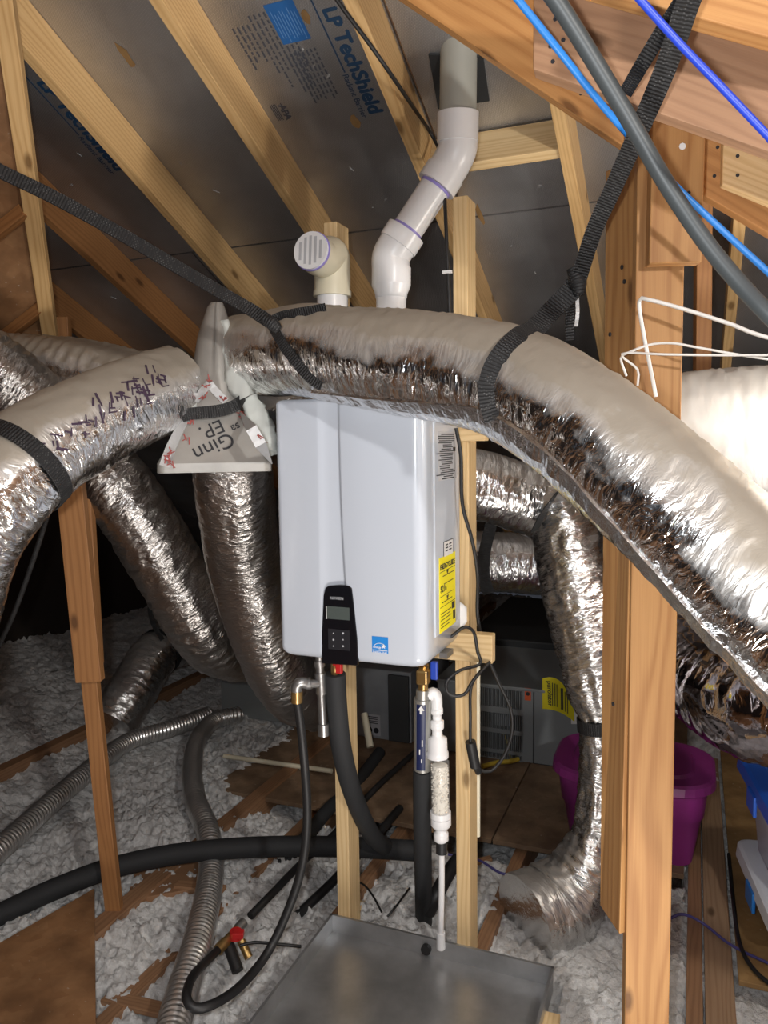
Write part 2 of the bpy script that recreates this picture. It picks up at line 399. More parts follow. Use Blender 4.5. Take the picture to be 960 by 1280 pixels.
# blocking between two rafters
a = Pl(540, 203, HR-RH*.55); b = Pl(697, 175, HR-RH*.55); dm = (a.dot(D)+b.dot(D))/2
o = board('blocking_board', house(-.817, dm, rz(dm, HR-RH*.5)), house(-.40, dm, rz(dm, HR-RH*.5)), RN, .12, .038, 'pine_pale')
tag(o, 'short pale pine blocking board with one knot fixed between two rafters', 'board')

# printing on the foil
def print_roof(px0, py0, px1, py1, square=True):
    e = Pl(px1, py1); s = Pl(px0, py0); L = (e-s).dot(RD); e = e-RN*.0008; pan = panel_at(e-RD*.3)
    org = e-RD*L
    text('printed_lettering', 'TechShield', org, RD, W, .1, 'tech_blue', pan, .0, fit=L*.98, fat=L*.009)
    text('printed_lettering', 'LP', org-RD*L*.06, RD, W, L*.20, 'tech_blue', pan, .0, end=True, fat=L*.009)
    h = L*.15
    text('printed_lettering', 'Radiant Barrier', org+RD*L*.46-W*h*.68, RD, W, .05, 'tech_blue', pan, .0, fit=L*.56)
    mb = MB(); mb.box(org-RD*L*.12-W*h*.42, RD*L*.56, W*.0022, RN*.0004); build('printed_rule', mb, 'tech_blue', pan)
    if not square: return
    q = [Pl(*c)-RN*.0008 for c in ((330, 10), (364, -6), (387, 46), (356, 58))]
    c0 = (q[0]+q[1]+q[2]+q[3])/4; lw = (q[2]-q[1]).length/2*.98; ww = abs((q[1]-q[0]).dot(W)+(q[2]-q[3]).dot(W))/4
    mb = MB(); mb.box(c0, RD*lw, W*ww, RN*.0003); build('printed_square', mb, 'square_blue', pan)
    mb = MB()
    for i in range(9): mb.box(c0+W*(ww*(-.75+i*.19))-RN*.0006+RD*(lw*.12*(i % 3)), RD*lw*(.7-.1*(i % 2)), W*.0011, RN*.0002)
    build('printed_lines', mb, 'tech_line_light', pan)
    rn = random.Random(4)
    for (px, py, wpx, n, pitch, seg) in ((365, 66, 0, 8, .0135, .17), (318, 18, 0, 7, .0165, .25), (298, 34, 0, 4, .0165, .13)):
        o0 = Pl(px, py)-RN*.0008; mb = MB()
        for i in range(n):
            x = 0; ln = seg*rn.uniform(.75, 1.05)*(1 if n > 4 else 1)
            while x < ln:
                wl = rn.uniform(.008, .024)
                mb.box(o0+W*(-.05+i*pitch+.03)+RD*(x+wl/2), RD*wl/2, W*.0028, RN*.0002); x += wl+.006
        build('printed_lines', mb, 'tech_text', pan)
    ap = Pl(352, 131)-RN*.0008
    text('printed_lettering', 'APA', ap-W*.012, RD, W, .032, 'tech_text', pan, .03)
    mb = MB()
    for i in range(5): mb.box(ap+W*(-.022-.006*i+(.045 if i > 3 else 0))+RD*.025, RD*.032, W*.0013, RN*.0002)
    build('printed_lines', mb, 'tech_text', pan)
print_roof(413, 42, 463, 143); print_roof(66, 128, 146, 214, False)
# scuffs: torn foil showing the wood
rn = random.Random(3)
for (px, py, l, w_) in ((158, 70, .05, .016), (445, 152, .03, .016), (383, 20, .025, .012), (600, 268, .06, .01)):
    c = Pl(px, py)-RN*.0008; mb = MB(); n = 9
    mb.prism([c+RD*(l*math.cos(2*math.pi*i/n)*rn.uniform(.7, 1.1))+W*(w_*math.sin(2*math.pi*i/n)*rn.uniform(.6, 1.2)) for i in range(n)], RN*-.0006)
    build('torn_patch', mb, 'plywood_yellow', panel_at(c))
for (px, py) in ((300, 193), (86, 230), (396, 83), (410, 97), (378, 60), (505, 202), (440, 210), (483, 250), (465, 258), (271, 240), (640, 308), (675, 232), (614, 317), (670, 340), (545, 284), (142, 372), (100, 193), (228, 205), (310, 285)):
    c = Pl(px, py); mb = MB(); mb.prism([c+RD*rn.uniform(-.012, .012)*1.2+W*rn.uniform(-.012, .012) for i in range(3)], -RN*.002-W*.001)
    build('loose_staple', mb, 'foil_tape', panel_at(c))
# ------------------------------------------------------------------ floor: insulation, joists, boards
JW = [Pz(px, py).dot(W) for px, py in ((60, 940), (200, 1105), (297, 1105), (474, 1070), (634, 1100))]
PLAT_D = Pz(640, 1052, .03).dot(D); PSEAM = Pz(640, 1000, .02).dot(W); PLW = Pz(278, 975, .02).dot(W); PRW = Pz(857, 1280).dot(W)-.015
def vnoise(x, y, seed):
    rg = np.random.RandomState(seed); G = rg.rand(256, 256)
    xi = np.floor(x).astype(int); yi = np.floor(y).astype(int); fx = x-xi; fy = y-yi
    fx = fx*fx*(3-2*fx); fy = fy*fy*(3-2*fy); xi %= 256; yi %= 256; xj = (xi+1) % 256; yj = (yi+1) % 256
    return (G[xi, yi]*(1-fx)+G[xj, yi]*fx)*(1-fy)+(G[xi, yj]*(1-fx)+G[xj, yj]*fx)*fy
wa = np.concatenate([np.linspace(WL+.01, -2.65, 110), np.linspace(-2.63, 1.7, 520), np.linspace(1.72, WR-.01, 50)]); da = np.concatenate([np.linspace(.95, 3.6, 330), np.linspace(3.612, 5.2, 130), np.linspace(5.22, EAVE-.15, 110)])
Wg, Dg = np.meshgrid(wa, da, indexing='ij')
n = lambda s, k: vnoise(Wg*s+17*k, Dg*s+31*k, k)
fl_ = lambda s_, k: 1-np.abs(n(s_, k)-.5)*2
zz = -.042 + .085*(n(2.2, 1)-.5) + .05*(n(6, 2)-.5) + .034*(fl_(17, 3)-.6) + .026*(fl_(38, 4)-.6) + .016*(n(70, 5)-.5) + .012*(n(110, 6)-.5)
zz += .035*np.clip((-1.2-Wg)/.8, 0, 1)
plat = (Dg > PLAT_D-.03) & (Dg < PLAT_D+2.4) & (Wg > PLW) & (Wg < PRW)
edge = np.clip((Wg-PLW)/.55, 0, 1)
zz = np.where(plat, zz*.6+.045-.16*edge, zz)
# hollow under the drain pan
pc = [Pz(690, 1212, .06), Pz(415, 1146, .06)]
PW1, PD1 = pc[0].dot(W), (pc[0].dot(D)+pc[1].dot(D))/2; PW0 = pc[1].dot(W); PD0 = PD1-.80
inpan = (Wg > PW0-.03) & (Wg < PW1+.03) & (Dg > PD0-.03) & (Dg < PD1+.03)
zz = np.where(inpan, np.minimum(zz, -.07), zz)
# the bare boards to the right of the post
BW = [Pz(857, 1280).dot(W), Pz(926, 1280).dot(W)]
zz = np.where((Wg > BW[0]-.01) & (Wg < BW[1]+.28) & (Dg < 4), np.minimum(zz, .004)-.012, zz)
V = Wg[..., None]*np.array(W)+Dg[..., None]*np.array(D)+zz[..., None]*np.array([0, 0, 1.])
nw, nd = Wg.shape; idx = np.arange(nw*nd).reshape(nw, nd)
Fq = np.stack([idx[:-1, :-1], idx[1:, :-1], idx[1:, 1:], idx[:-1, 1:]], -1).reshape(-1, 4)[:, ::-1]
me = bpy.data.meshes.new('blown_insulation'); me.from_pydata(V.reshape(-1, 3).tolist(), [], Fq.tolist()); me.polygons.foreach_set('use_smooth', [True]*len(Fq)); me.update()
# face-up check is done by the winding above
o = bpy.data.objects.new('blown_insulation', me); COL.objects.link(o); me.materials.append(MAT['insulation'])
tag(o, 'loose white blown insulation lying between the floor joists', 'insulation', kind='stuff')
def ins_z(p):
    w, d = Vector(p).dot(W), Vector(p).dot(D)
    i = int(np.clip(np.searchsorted(wa, w), 0, nw-1)); j = int(np.clip(np.searchsorted(da, d), 0, nd-1)); return float(zz[i, j])
JL = ['brown floor joist surfacing near the far duct end on the insulation', 'brown floor joist surfacing beside the leaning brace foot', 'brown floor joist passing under the corrugated silver hose', 'brown floor joist passing under the thick black pipe and the pan', 'brown floor joist passing behind the pan under the dark blue cable']
for k, w in enumerate(JW):
    zj = -.06 if k < 2 else -.112
    o = board('floor_joist', house(w, .9, zj), house(w, EAVE-.6, zj), Z, .20, .05 if k > 1 else .07, 'joist_wood')
    tag(o, JL[k], 'joist', 'joists in the insulation')
mb = MB(); mb.hbox(PLW, PSEAM-.003, PLAT_D, PLAT_D+2.44, .003, .024); o = build('floor_panel', mb, 'plywood', None, .002, house(PLW, PLAT_D, .003)); tag(o, 'plywood floor sheet under the grey coil cabinet and its black pipes', 'plywood')
mb = MB(); mb.hbox(PSEAM+.003, PRW, PLAT_D, PLAT_D+2.44, .003, .024); o = build('floor_panel', mb, 'plywood', None, .002, house(PSEAM, PLAT_D, .003)); tag(o, 'plywood floor sheet reaching under the purple storage bin', 'plywood')
q = [Pz(px, py, .085) for px, py in ((118, 1110), (0, 1178), (-160, 1275), (-120, 1500), (122, 1500))]
mb = MB(); mb.prism(q, Z*-.018); o = build('plywood_offcut', mb, 'osb', None, .002, q[0]-Z*.018); tag(o, 'loose brown board sheet lying on insulation beside the leaning wooden brace', 'plywood')
# boards on the right
xs = [(857, 879, 'joist_wood', 'narrow grey-brown floor board running past the purple bin, edged with insulation'), (882, 921, 'grey_board', 'wide grey-brown floor board with a knot, next to the yellow plywood strip')]
for a, b, mt, lab in xs:
    wa_, wb_ = Pz(a, 1280).dot(W), Pz(b, 1280).dot(W)
    o = board('floor_board', house((wa_+wb_)/2, 1.2, -.02), house((wa_+wb_)/2, 4.3, -.02), W, wb_-wa_, .04, mt); tag(o, lab, 'floor board')
wa_ = Pz(927, 1280).dot(W); d0 = Pz(945, 1238).dot(D)
mb = MB(); mb.hbox(wa_, wa_+1.0, d0, d0+1.9, .003, .02); o = build('plywood_strip', mb, 'plywood_yellow', None, .002, house(wa_, d0, .003)); tag(o, 'yellow-brown plywood sheet under the stacked clear storage boxes', 'plywood')
for (px, py, l, ang, wd_) in ((168, 1248, .22, -.35, .05), (250, 1122, .20, -.3, .045), (600, 1060, .1, .2, .03)):
    c = Pz(px, py, 0); c.z = ins_z(c)+.015; dv = Vector((math.cos(ang), math.sin(ang), 0))
    o = board('wood_scrap', c-dv*l/2, c+dv*l/2+Z*.01, dv.cross(Z), wd_, .018, 'joist_wood'); tag(o, {168: 'splintered brown wood scrap beside the plywood offcut', 250: 'brown wood scrap lying against the silver flexible hose', 600: 'small brown wood scrap by the edge of the plywood floor'}[px], 'wood scrap')
c = Pz(208, 1108, .0); mb = MB(); mb.box(c+Z*.0, (.13, .02, .01), (-.015, .10, 0), (0, 0, .03)); o = build('wood_block', mb, 'joist_wood', None, .003, c-Z*.03); tag(o, 'wide brown wood block half sunk in insulation near the brace foot', 'wood block')

# ------------------------------------------------------------------ posts, studs and braces
S1 = P(430, 1180, 2.46); S2 = P(582, 1228, 2.31)
HFL = P(350, 820, 2.195); HZ = HFL.z
BACK = (HFL+D*.345).dot(D)
sw1, sw2 = S1.dot(W), S2.dot(W)
for sw, top, lab in ((sw1-.022, P(410, 276, 2.50).z, 'pale pine stud behind the water heater, its top beside the grated white elbow'), (sw2-.018, P(566, 246, 2.36).z, 'pale pine stud behind the water heater carrying the thin black cable')):
    o = board('stud', house(sw, BACK+.052, .008), house(sw, BACK+.052, top), W, .046, .09, 'pine_pale'); tag(o, lab, 'stud', 'studs behind the water heater')
# cross boards
zc = P(580, 808, 2.32).z
o = board('cross_board', house(sw1-.10, BACK-.014, zc), house(P(620, 808, 2.32).dot(W), BACK-.014, zc), Z, .088, .038, 'pine_pale'); tag(o, 'short pale pine cross board sticking out below the water heater', 'board')
zt = P(590, 541, 2.35).z
o = board('cross_board', house(sw1-.06, BACK-.014, zt), house(P(612, 541, 2.33).dot(W), BACK-.014, zt), Z, .05, .04, 'pine_pale'); tag(o, 'pale pine cross board at the top of the water heater under the big duct', 'board')
c = P(445, 1137, 2.75); mb = MB(); mb.cyl(c-W*.05, c+W*.03, .035, n=16); mb.box(c-Z*.03+W*.01, W*.035, D*.03, Z*.03); o = build('wood_end_block', mb, 'pine_pale', None, .003, c-Z*.06); tag(o, 'pale rounded wood block end behind the drain pan rim', 'wood block')

# big post on the right
pr = empty('support_post', P(800, 1280, 1.68)-Z*.5, 'thick built-up wooden post in front of the purple bin', 'post')
top = P(826, 120, 1.70); bot = P(808, 1165, 1.70); dirp = (top-bot).normalized(); fr_ = Vector((.985, -.10, 0)); bk = Vector((.14, .99, 0))
lo = bot-dirp*.75
board('front_board', lo, top, fr_, .100, .038, 'pine_post', pr)
def quad_board(name, ra, rb, mat, parent):
    mb = MB(); L = (rb[0]-ra[0]).length; vv = [0]
    for i in range(4): vv.append(vv[-1]+(ra[(i+1) % 4]-ra[i]).length)
    mb.add(list(ra)+list(rb), [(k, (k+1) % 4, 4+(k+1) % 4, 4+k) for k in range(4)]+[(3, 2, 1, 0), (4, 5, 6, 7)],
           [((0, vv[k]), (0, vv[k+1]), (L, vv[k+1]), (L, vv[k])) for k in range(4)]+[((0, 0), (.02, 0), (.02, .04), (0, .04))]*2)
    return build(name, mb, mat, parent, .0025)
inn = Vector((.90, .32, 0))*.045
def side_ring(pa, pb): return [pa, pa+inn, pb+inn, pb]
quad_board('side_board', side_ring(P(774, 1168, 1.70), P(750, 1132, 1.82)), side_ring(P(800, 196, 1.70), P(757, 214, 1.82)), 'pine_post', pr)
a = P(846, 150, 1.655); b = P(841, 331, 1.655); board('top_block', a, b, fr_, .105, .038, 'pine_post', pr)
o = board('stud', P(880, 120, 2.6), P(876, 700, 2.6), fr_, .05, .038, 'old_wood'); tag(o, 'dark narrow stud standing behind the thick post by the white wires', 'stud')
# leaning brace on the left
br = empty('leaning_brace', Pz(143, 1155, 0), 'slim brown wooden brace post leaning up to the left silver duct', 'brace')
board('lower_board', Pz(145, 1158, -.03), P(106, 780, 2.62), (1, 0, 0), .055, .036, 'old_wood', br)
board('upper_board', P(113, 851, 2.57), P(84, 560, 2.57), (1, 0, 0), .088, .038, 'old_wood', br)
board('rear_board', P(120, 830, 2.64), P(104, 560, 2.66), (1, 0, 0), .045, .038, 'old_wood', br)
br2 = empty('upright_board', P(70, 440, 3.3), 'tall thin upright board by the gable wall, with a short block at its foot', 'upright')
board('long_board', P(63, 420, 3.10), Pl(2, -20, HB-.05), (1, 0, 0), .054, .036, 'pine', br2)
board('foot_block', P(72, 470, 3.15), P(69, 397, 3.15), (1, 0, 0), .115, .04, 'old_wood', br2)
def on_valley(px, py, off=.02):
    nv = (vR1-vR2).cross(vE).normalized(); nv = nv if nv.y < 0 else -nv
    v = ray(px, py); return CAM+v*((vR1-CAM).dot(nv)/v.dot(nv))+nv*off
o = board('valley_strip', on_valley(-30, 443), on_valley(54, 378), Z, .042, .03, 'old_wood'); tag(o, 'thin diagonal strip on the brown valley panel, just above the rear duct', 'board')
o = board('valley_strip', on_valley(-30, 306), on_valley(30, 258), Z, .042, .03, 'old_wood'); tag(o, 'thin diagonal strip on the brown valley panel, under the long strap', 'board')
# beams overhead on the right
def beam(name, a, b, w, t, mat, lab):
    n_ = (b-a).cross(Z).normalized()*t/2; u_ = Z*w/2; L = (b-a).length
    vs_ = [q+n_*i+u_*j for q in (a, b) for i, j in ((-1, -1), (-1, 1), (1, 1), (1, -1))]; vv = [0, w, w+t, 2*w+t, 2*w+2*t]
    mb = MB(); c = (a+b)/2; fs = [(k, (k+1) % 4, 4+(k+1) % 4, 4+k) for k in range(4)]; us = [((0, vv[k]), (0, vv[k+1]), (L, vv[k+1]), (L, vv[k])) for k in range(4)]
    fs += [(3, 2, 1, 0), (4, 5, 6, 7)]; us += [((0, 0), (.02, 0), (.02, .04), (0, .04))]*2
    fs2 = []
    for f in fs:
        nn_ = (vs_[f[1]]-vs_[f[0]]).cross(vs_[f[2]]-vs_[f[0]]); fc = (vs_[f[0]]+vs_[f[2]])/2-c; fs2.append(f if nn_.dot(fc) > 0 else f[::-1])
    us = [u if fs2[i] == fs[i] else u[::-1] for i, u in enumerate(us)]
    mb.add(vs_, fs2, us); o = build(name, mb, mat, None, .0025, min((a, b), key=lambda p: p.z)); tag(o, lab, 'beam'); return o
wood('beam_brown', (.42, .24, .135), (.29, .155, .085), 40)
a = P(455, -95, 1.92); b = P(783, 118, 1.66); beam('sloping_beam', a, b, .225, .06, 'pine_orange', 'wide orange pine beam sloping down to the top of the thick post')
a = P(668, 34, 1.50); b = P(1130, 190, 1.32); b = a+(b-a)*2.6; beam('cross_beam', a, b, .165, .04, 'beam_brown', 'brown cross beam with nail holes lapped over the sloping beam')
a = P(620, -95, 1.36); b = P(1100, 35, 1.25); a, b = a-(b-a)*.5, a+(b-a)*2.6; beam('upper_beam', a, b, .14, .042, 'pine_orange', 'orange pine beam highest above the black strap loop')
a = P(850, 190, 1.80); b = P(1040, 300, 1.72); b = a+(b-a)*4; beam('side_beam', a, b, .14, .04, 'pine_orange', 'pine beam joining the thick post at its side below the cross beam')
a = P(902, 196, 1.70); b = P(1040, 252, 1.65); b = a+(b-a)*2.5; beam('gusset_board', a, b, .12, .03, 'pine_pale', 'pale pine gusset board nailed over the side beam')

def nails(o, spots, r=.004, mat='black_ink'):
    tr = bvh(o)
    for px, py in spots:
        v = ray(px, py).normalized(); h = tr.ray_cast(CAM, v)
        if h[0] is None: continue
        mb = MB(); mb.cyl(h[0]-h[1]*.002, h[0]+h[1]*.0008, r, n=8); build('nail_head', mb, mat, o)
for o in list(bpy.data.objects):
    if o.name == 'cross_beam': nails(o, [(694, 24), (704, 50), (691, 77), (688, 58), (700, 66)])
    if o.name == 'gusset_board': nails(o, [(922, 195), (922, 219), (921, 176)])
    if o.name == 'side_beam': nails(o, [(897, 184), (893, 220)])
    if o.name == 'sloping_beam': nails(o, [(726, 117), (500, 20)])
    if o.name == 'top_block': nails(o.parent if False else o, [(853, 183)], .007, 'print_white'); nails(o, [(861, 241)])
    if o.name == 'side_board': nails(o, [(777, 334), (780, 352), (762, 418), (768, 665), (766, 880)], .005)

# ------------------------------------------------------------------ ducts
def crinkle(amp=.004, seed=0, lump=.006, pleat=0.0, fs=1.0):
    def f(L, a, p, r, t):
        c, s = math.cos(a)*1.6, math.sin(a)*1.6
        v = noise.noise((L*4+seed, c, s))*lump
        w = noise.noise((L*9+seed*2, c*1.5, s*1.5))*.6
        v += amp*(1-2*abs(noise.noise((L*26*fs+w*3+seed*3, c*2.2, s*2.2))))
        v += amp*.6*noise.noise((L*60*fs+w*4, c*5+seed, s*5))
        if pleat: v += pleat*math.sin(L*2*math.pi/.05+w*3)*max(0, .4+noise.noise((L*3+seed, c, s)))
        return v
    return f
def duct(label, pts, rad, mat='foil_dusty', amp=.004, lump=.006, pleat=0.0, n=56, step=.011, seed=0, cat='duct', name='insulated_duct', origin_low=True, wpts=None, group=None):
    pp = wpts or [P(*q) for q in pts]; mb = MB()
    fr = mb.tube(pp, rad, n, step, True, crinkle(amp, seed, lump, pleat))
    o = build(name, mb, mat, None, 0, min(pp, key=lambda p: p.z)); tag(o, label, cat, group); return o, fr
R1 = .124
main_duct, main_fr = duct('big dusty silver duct sagging over the water heater towards the thick post', [(303, 443, 2.40), (345, 442, 2.25), (400, 440, 2.12), (500, 453, 1.93), (570, 464, 1.83), (640, 482, 1.72), (720, 528, 1.58), (812, 607, 1.46), (915, 705, 1.36), (1060, 845, 1.22), (1180, 980, 1.12), (1600, 1350, .95), (2400, 1900, .85), (3000, 2050, .85)],
                          [.118, .122]+[R1]*12, amp=.0035, lump=.007, seed=1.3)
# lengthwise seam fold on the big duct
mb = MB(); R = []
for i, (p, T, x, y, r) in enumerate(main_fr):
    if i < 40 or i > len(main_fr)-8: continue
    v = (CAM-p); v = (v-T*v.dot(T)).normalized(); dn = (-Z-T*(-Z).dot(T)); dn = (dn-v*dn.dot(v)).normalized()
    aa = .78+.18*math.sin(i*.05); ra = r+.006+.004*noise.noise((i*.2, 0, 0))
    q0 = p+(v*math.cos(aa)+dn*math.sin(aa))*ra; q1 = p+(v*math.cos(aa+.26)+dn*math.sin(aa+.26))*(ra+.002+.006*noise.noise((i*.35, 5, 0)))
    nn_ = (v*math.cos(aa+.1)+dn*math.sin(aa+.1))*.003
    R.append([q0+nn_, q1+nn_, q1-nn_*3, q0-nn_*3])
mb.loft(R, True, False); build('seam_flap', mb, 'seam_foil', main_duct)
left_duct, left_fr = duct('dusty silver duct with purple print running from the branch box to the leaning brace', [(222, 482, 2.30), (190, 495, 2.21), (150, 511, 2.11), (100, 535, 2.01), (50, 563, 1.92), (5, 605, 1.84), (-45, 675, 1.79), (-75, 770, 1.77), (-95, 900, 1.8), (-110, 1060, 1.9), (-170, 1180, 2.1)], [.112, .118, .12, .122, .124, .122, .125, .125, .125, .125, .125], amp=.004, lump=.007, seed=4.1)
rear_duct, _ = duct('dull dusty duct lying farthest back beside the upright board', [(-420, 520, 3.3), (-120, 485, 3.15), (-30, 462, 3.03), (50, 462, 2.95), (120, 470, 2.85), (220, 500, 2.75), (300, 520, 2.75)], .125, amp=.006, lump=.008, pleat=.004, seed=7.7)
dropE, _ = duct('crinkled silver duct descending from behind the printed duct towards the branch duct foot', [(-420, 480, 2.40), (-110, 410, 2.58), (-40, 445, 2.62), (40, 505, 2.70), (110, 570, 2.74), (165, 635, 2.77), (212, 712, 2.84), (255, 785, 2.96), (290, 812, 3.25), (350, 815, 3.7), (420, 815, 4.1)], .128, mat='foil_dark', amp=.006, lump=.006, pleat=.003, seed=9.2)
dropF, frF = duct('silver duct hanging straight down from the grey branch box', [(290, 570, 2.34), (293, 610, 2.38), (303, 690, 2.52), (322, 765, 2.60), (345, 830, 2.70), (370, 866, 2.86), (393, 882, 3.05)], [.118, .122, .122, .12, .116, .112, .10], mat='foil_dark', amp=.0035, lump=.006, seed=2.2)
ductG, _ = duct('silver duct passing behind the water heater under the big duct', [(480, 580, 2.80), (560, 597, 2.82), (620, 612, 2.84), (664, 628, 2.86), (690, 640, 2.88)], .122, mat='foil', amp=.006, lump=.006, seed=5.5)
ductH, frH = duct('tall silver duct falling beside the thick post to the floor, pinched by a black strap', [(700, 610, 2.84), (704, 640, 2.82), (716, 710, 2.78), (733, 790, 2.74), (745, 860, 2.70), (750, 905, 2.68), (752, 960, 2.68), (748, 1030, 2.68), (728, 1090, 2.66), (695, 1132, 2.62), (655, 1150, 2.56)], [.10, .122, .122, .118, .105, .07, .072, .08, .115, .15, .15], mat='foil', amp=.008, lump=.012, seed=6.4)
ductI, _ = duct('far silver duct lying across behind the furnace top', [(520, 700, 3.7), (600, 702, 3.7), (660, 705, 3.7), (760, 715, 3.75)], .142, mat='foil', amp=.005, lump=.005, seed=3.4)
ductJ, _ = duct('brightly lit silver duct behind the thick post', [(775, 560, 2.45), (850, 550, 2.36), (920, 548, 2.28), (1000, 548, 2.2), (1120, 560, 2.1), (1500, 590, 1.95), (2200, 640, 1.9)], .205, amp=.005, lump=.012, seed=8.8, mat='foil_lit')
ductK, _ = duct('glossy sagging duct reflecting the purple bin below the big duct', [(848, 780, 2.75), (862, 815, 2.6), (895, 853, 2.42), (950, 880, 2.22), (1040, 890, 2.1), (1150, 880, 2.0), (1500, 850, 1.9), (2100, 860, 1.9)], .165, mat='foil_clean', amp=.006, lump=.010, pleat=.005, seed=10.1)
ductL, frL = duct('short silver duct end resting on the insulation far behind the brace', [(140, 905, 4.45), (165, 865, 4.6), (195, 818, 4.85), (235, 805, 5.2), (290, 812, 5.5)], .145, mat='foil', amp=.006, lump=.006, pleat=.003, seed=12.0)

# grey branch box of duct board
wb = empty('branch_box', P(270, 586, 2.5), 'grey duct-board branch box with black marker writing and red printed tape', 'duct box')
BY = Vector((-.17, .985, 0)); BX = Vector((.985, .17, 0))
def ring_sq(c, hw, hd, e):
    r = min(hw, hd)*min(1.0, e*1.25); q = c.copy(); out = []
    for (sx, sy, a0) in ((1, 1, 0), (-1, 1, 90), (-1, -1, 180), (1, -1, 270)):
        for k in range(10):
            a = math.radians(a0+90*k/9); out.append(q+BX*(sx*(hw-r)+r*math.cos(a))+BY*(sy*(hd-r)+r*math.sin(a)))
    return out
cs = [(P(271, 588, 2.30), .158, .15, .12), (P(271, 577, 2.30), .158, .15, .12), (P(268, 518, 2.30), .078, .10, .25), (P(268, 512, 2.30), .076, .095, .45), (P(270, 470, 2.30), .072, .08, .8), (P(270, 420, 2.30), .052, .06, 1), (P(270, 385, 2.30), .026, .03, 1), (P(271, 379, 2.30), .018, .02, 1)]
mb = MB(); mb.loft([ring_sq(*c) for c in cs[:4]], True, False); lowbox = build('lower_hood', mb, 'duct_board', wb)
mb = MB(); mb.loft([ring_sq(*c) for c in cs[3:]], True, True); cone = build('tapered_top', mb, 'duct_board', wb)
tb = bvh(lowbox); tcn = bvh(cone)
p, nr = on(tb, 272, 555, .002); xdir = (W*-1); ydir = nr.cross(xdir)
up = nr.cross(BX).normalized(); up = up if up.z > 0 else -up
def mark(s, px, py, size, ang, mt='black_ink', bold=.02):
    p, n_ = on(tb, px, py, .0015)
    xd = (BX*math.cos(ang)+up*math.sin(ang)); text('marker_writing', s, p, xd, n_.cross(xd), size, mt, wb, bold)
mark('EP.', 276, 524, .058, math.radians(203), bold=.0); mark('Ginn', 288, 540, .062, math.radians(205), bold=.0); mark('sa', 298, 528, .035, math.radians(205), bold=.0)
rn = random.Random(11)
def tape(tree, path, width, mat, parent, name, th=.0016):
    pts = []; sd = []
    for px, py in path:
        q, n_ = on(tree, px, py, .002); pts.append(q); sd.append(n_)
    mb = MB(); R = []
    for i, q in enumerate(pts):
        t_ = (pts[min(i+1, len(pts)-1)]-pts[max(i-1, 0)]).normalized(); s_ = t_.cross(sd[i]).normalized()*width/2
        R.append([q-s_-sd[i]*th, q+s_-sd[i]*th, q+s_+sd[i]*th, q-s_+sd[i]*th])
    mb.loft(R, True, False); return build(name, mb, mat, parent)
tape(tb, [(206, 583), (214, 560), (226, 535), (234, 520)], .03, 'foil_tape', wb, 'foil_tape')
tape(tb, [(336, 575), (326, 556), (314, 535), (303, 520)], .03, 'foil_tape', wb, 'foil_tape')
for (px, py) in ((207, 576), (212, 566), (208, 571), (232, 548), (234, 530), (238, 525), (306, 532), (320, 545), (324, 553), (297, 517), (300, 522), (212, 580)):
    q, n_ = on(tb, px, py, .0045); mb = MB()
    for k in range(3):
        aa = rn.uniform(0, 3.1); v = W*math.cos(aa)+up*math.sin(aa); mb.box(q+v*rn.uniform(-.01, .01)+W*.006*k, v*.011, n_.cross(v)*.0016, n_*.0006)
    build('red_print', mb, 'red_print', wb)
for path in ([(245, 502), (253, 490), (262, 480)], [(262, 480), (272, 492), (282, 502)]): tape(tcn, path, .022, 'foil_tape', wb, 'foil_tape')
for (px, py) in ((250, 499), (256, 497), (257, 484), (276, 497), (280, 500), (262, 476)):
    q, n_ = on(tcn, px, py, .0045); mb = MB()
    for k in range(3):
        aa = rn.uniform(0, 3.1); v = W*math.cos(aa)+Z*math.sin(aa); mb.box(q+v*rn.uniform(-.01, .01), v*.010, n_.cross(v)*.0016, n_*.0006)
    build('red_print', mb, 'red_print', wb)
# mastic smears at the joints
def blob(pts, rad, mat, parent, name, n=14, amp=.01, seed=0):
    mb = MB(); mb.tube(pts, rad, n, .008, True, crinkle(amp, seed, amp)); return build(name, mb, mat, parent)
blob([P(281, 402, 2.27), P(287, 440, 2.25), P(296, 475, 2.235), P(306, 497, 2.24)], [.008, .014, .03, .022], 'mastic', wb, 'mastic_smear', seed=2)
blob([P(310, 497, 2.28), P(322, 522, 2.28), P(333, 548, 2.28), P(344, 566, 2.30)], [.02, .026, .026, .015], 'mastic', wb, 'mastic_smear', seed=5)
blob([P(244, 492, 2.24), P(237, 508, 2.22), P(225, 522, 2.22)], [.012, .022, .028], 'mastic', wb, 'mastic_smear', seed=8)
ductM, _ = duct('short foil-wrapped duct stub behind the top of the water heater', [(312, 527, 2.44), (345, 516, 2.52), (420, 505, 2.66), (520, 505, 2.8)], .09, mat='foil', amp=.006, lump=.008, seed=14.0)
# purple print on the left duct
tl = bvh(left_duct)
for (px, py, k_) in ((135, 508, 9), (120, 518, 7), (180, 487, 14), (168, 482, 8), (78, 548, 9), (105, 530, 6), (195, 474, 12), (158, 497, 8)):
    mb = MB()
    for k in range(k_):
        q, n_ = on(tl, px+rn.gauss(0, 7), py+rn.gauss(0, 9), .0022); v = (Z-n_*n_.z).normalized(); u_ = n_.cross(v)
        aa = rn.choice((0, 0, 1.57))+rn.uniform(-.25, .25); dv = v*math.cos(aa)+u_*math.sin(aa); mb.box(q, dv*rn.uniform(.006, .016), n_.cross(dv)*rn.uniform(.0012, .003), n_*.0006)
    tag(build('smeared_print', mb, 'purple_ink', left_duct), kind='stuff')
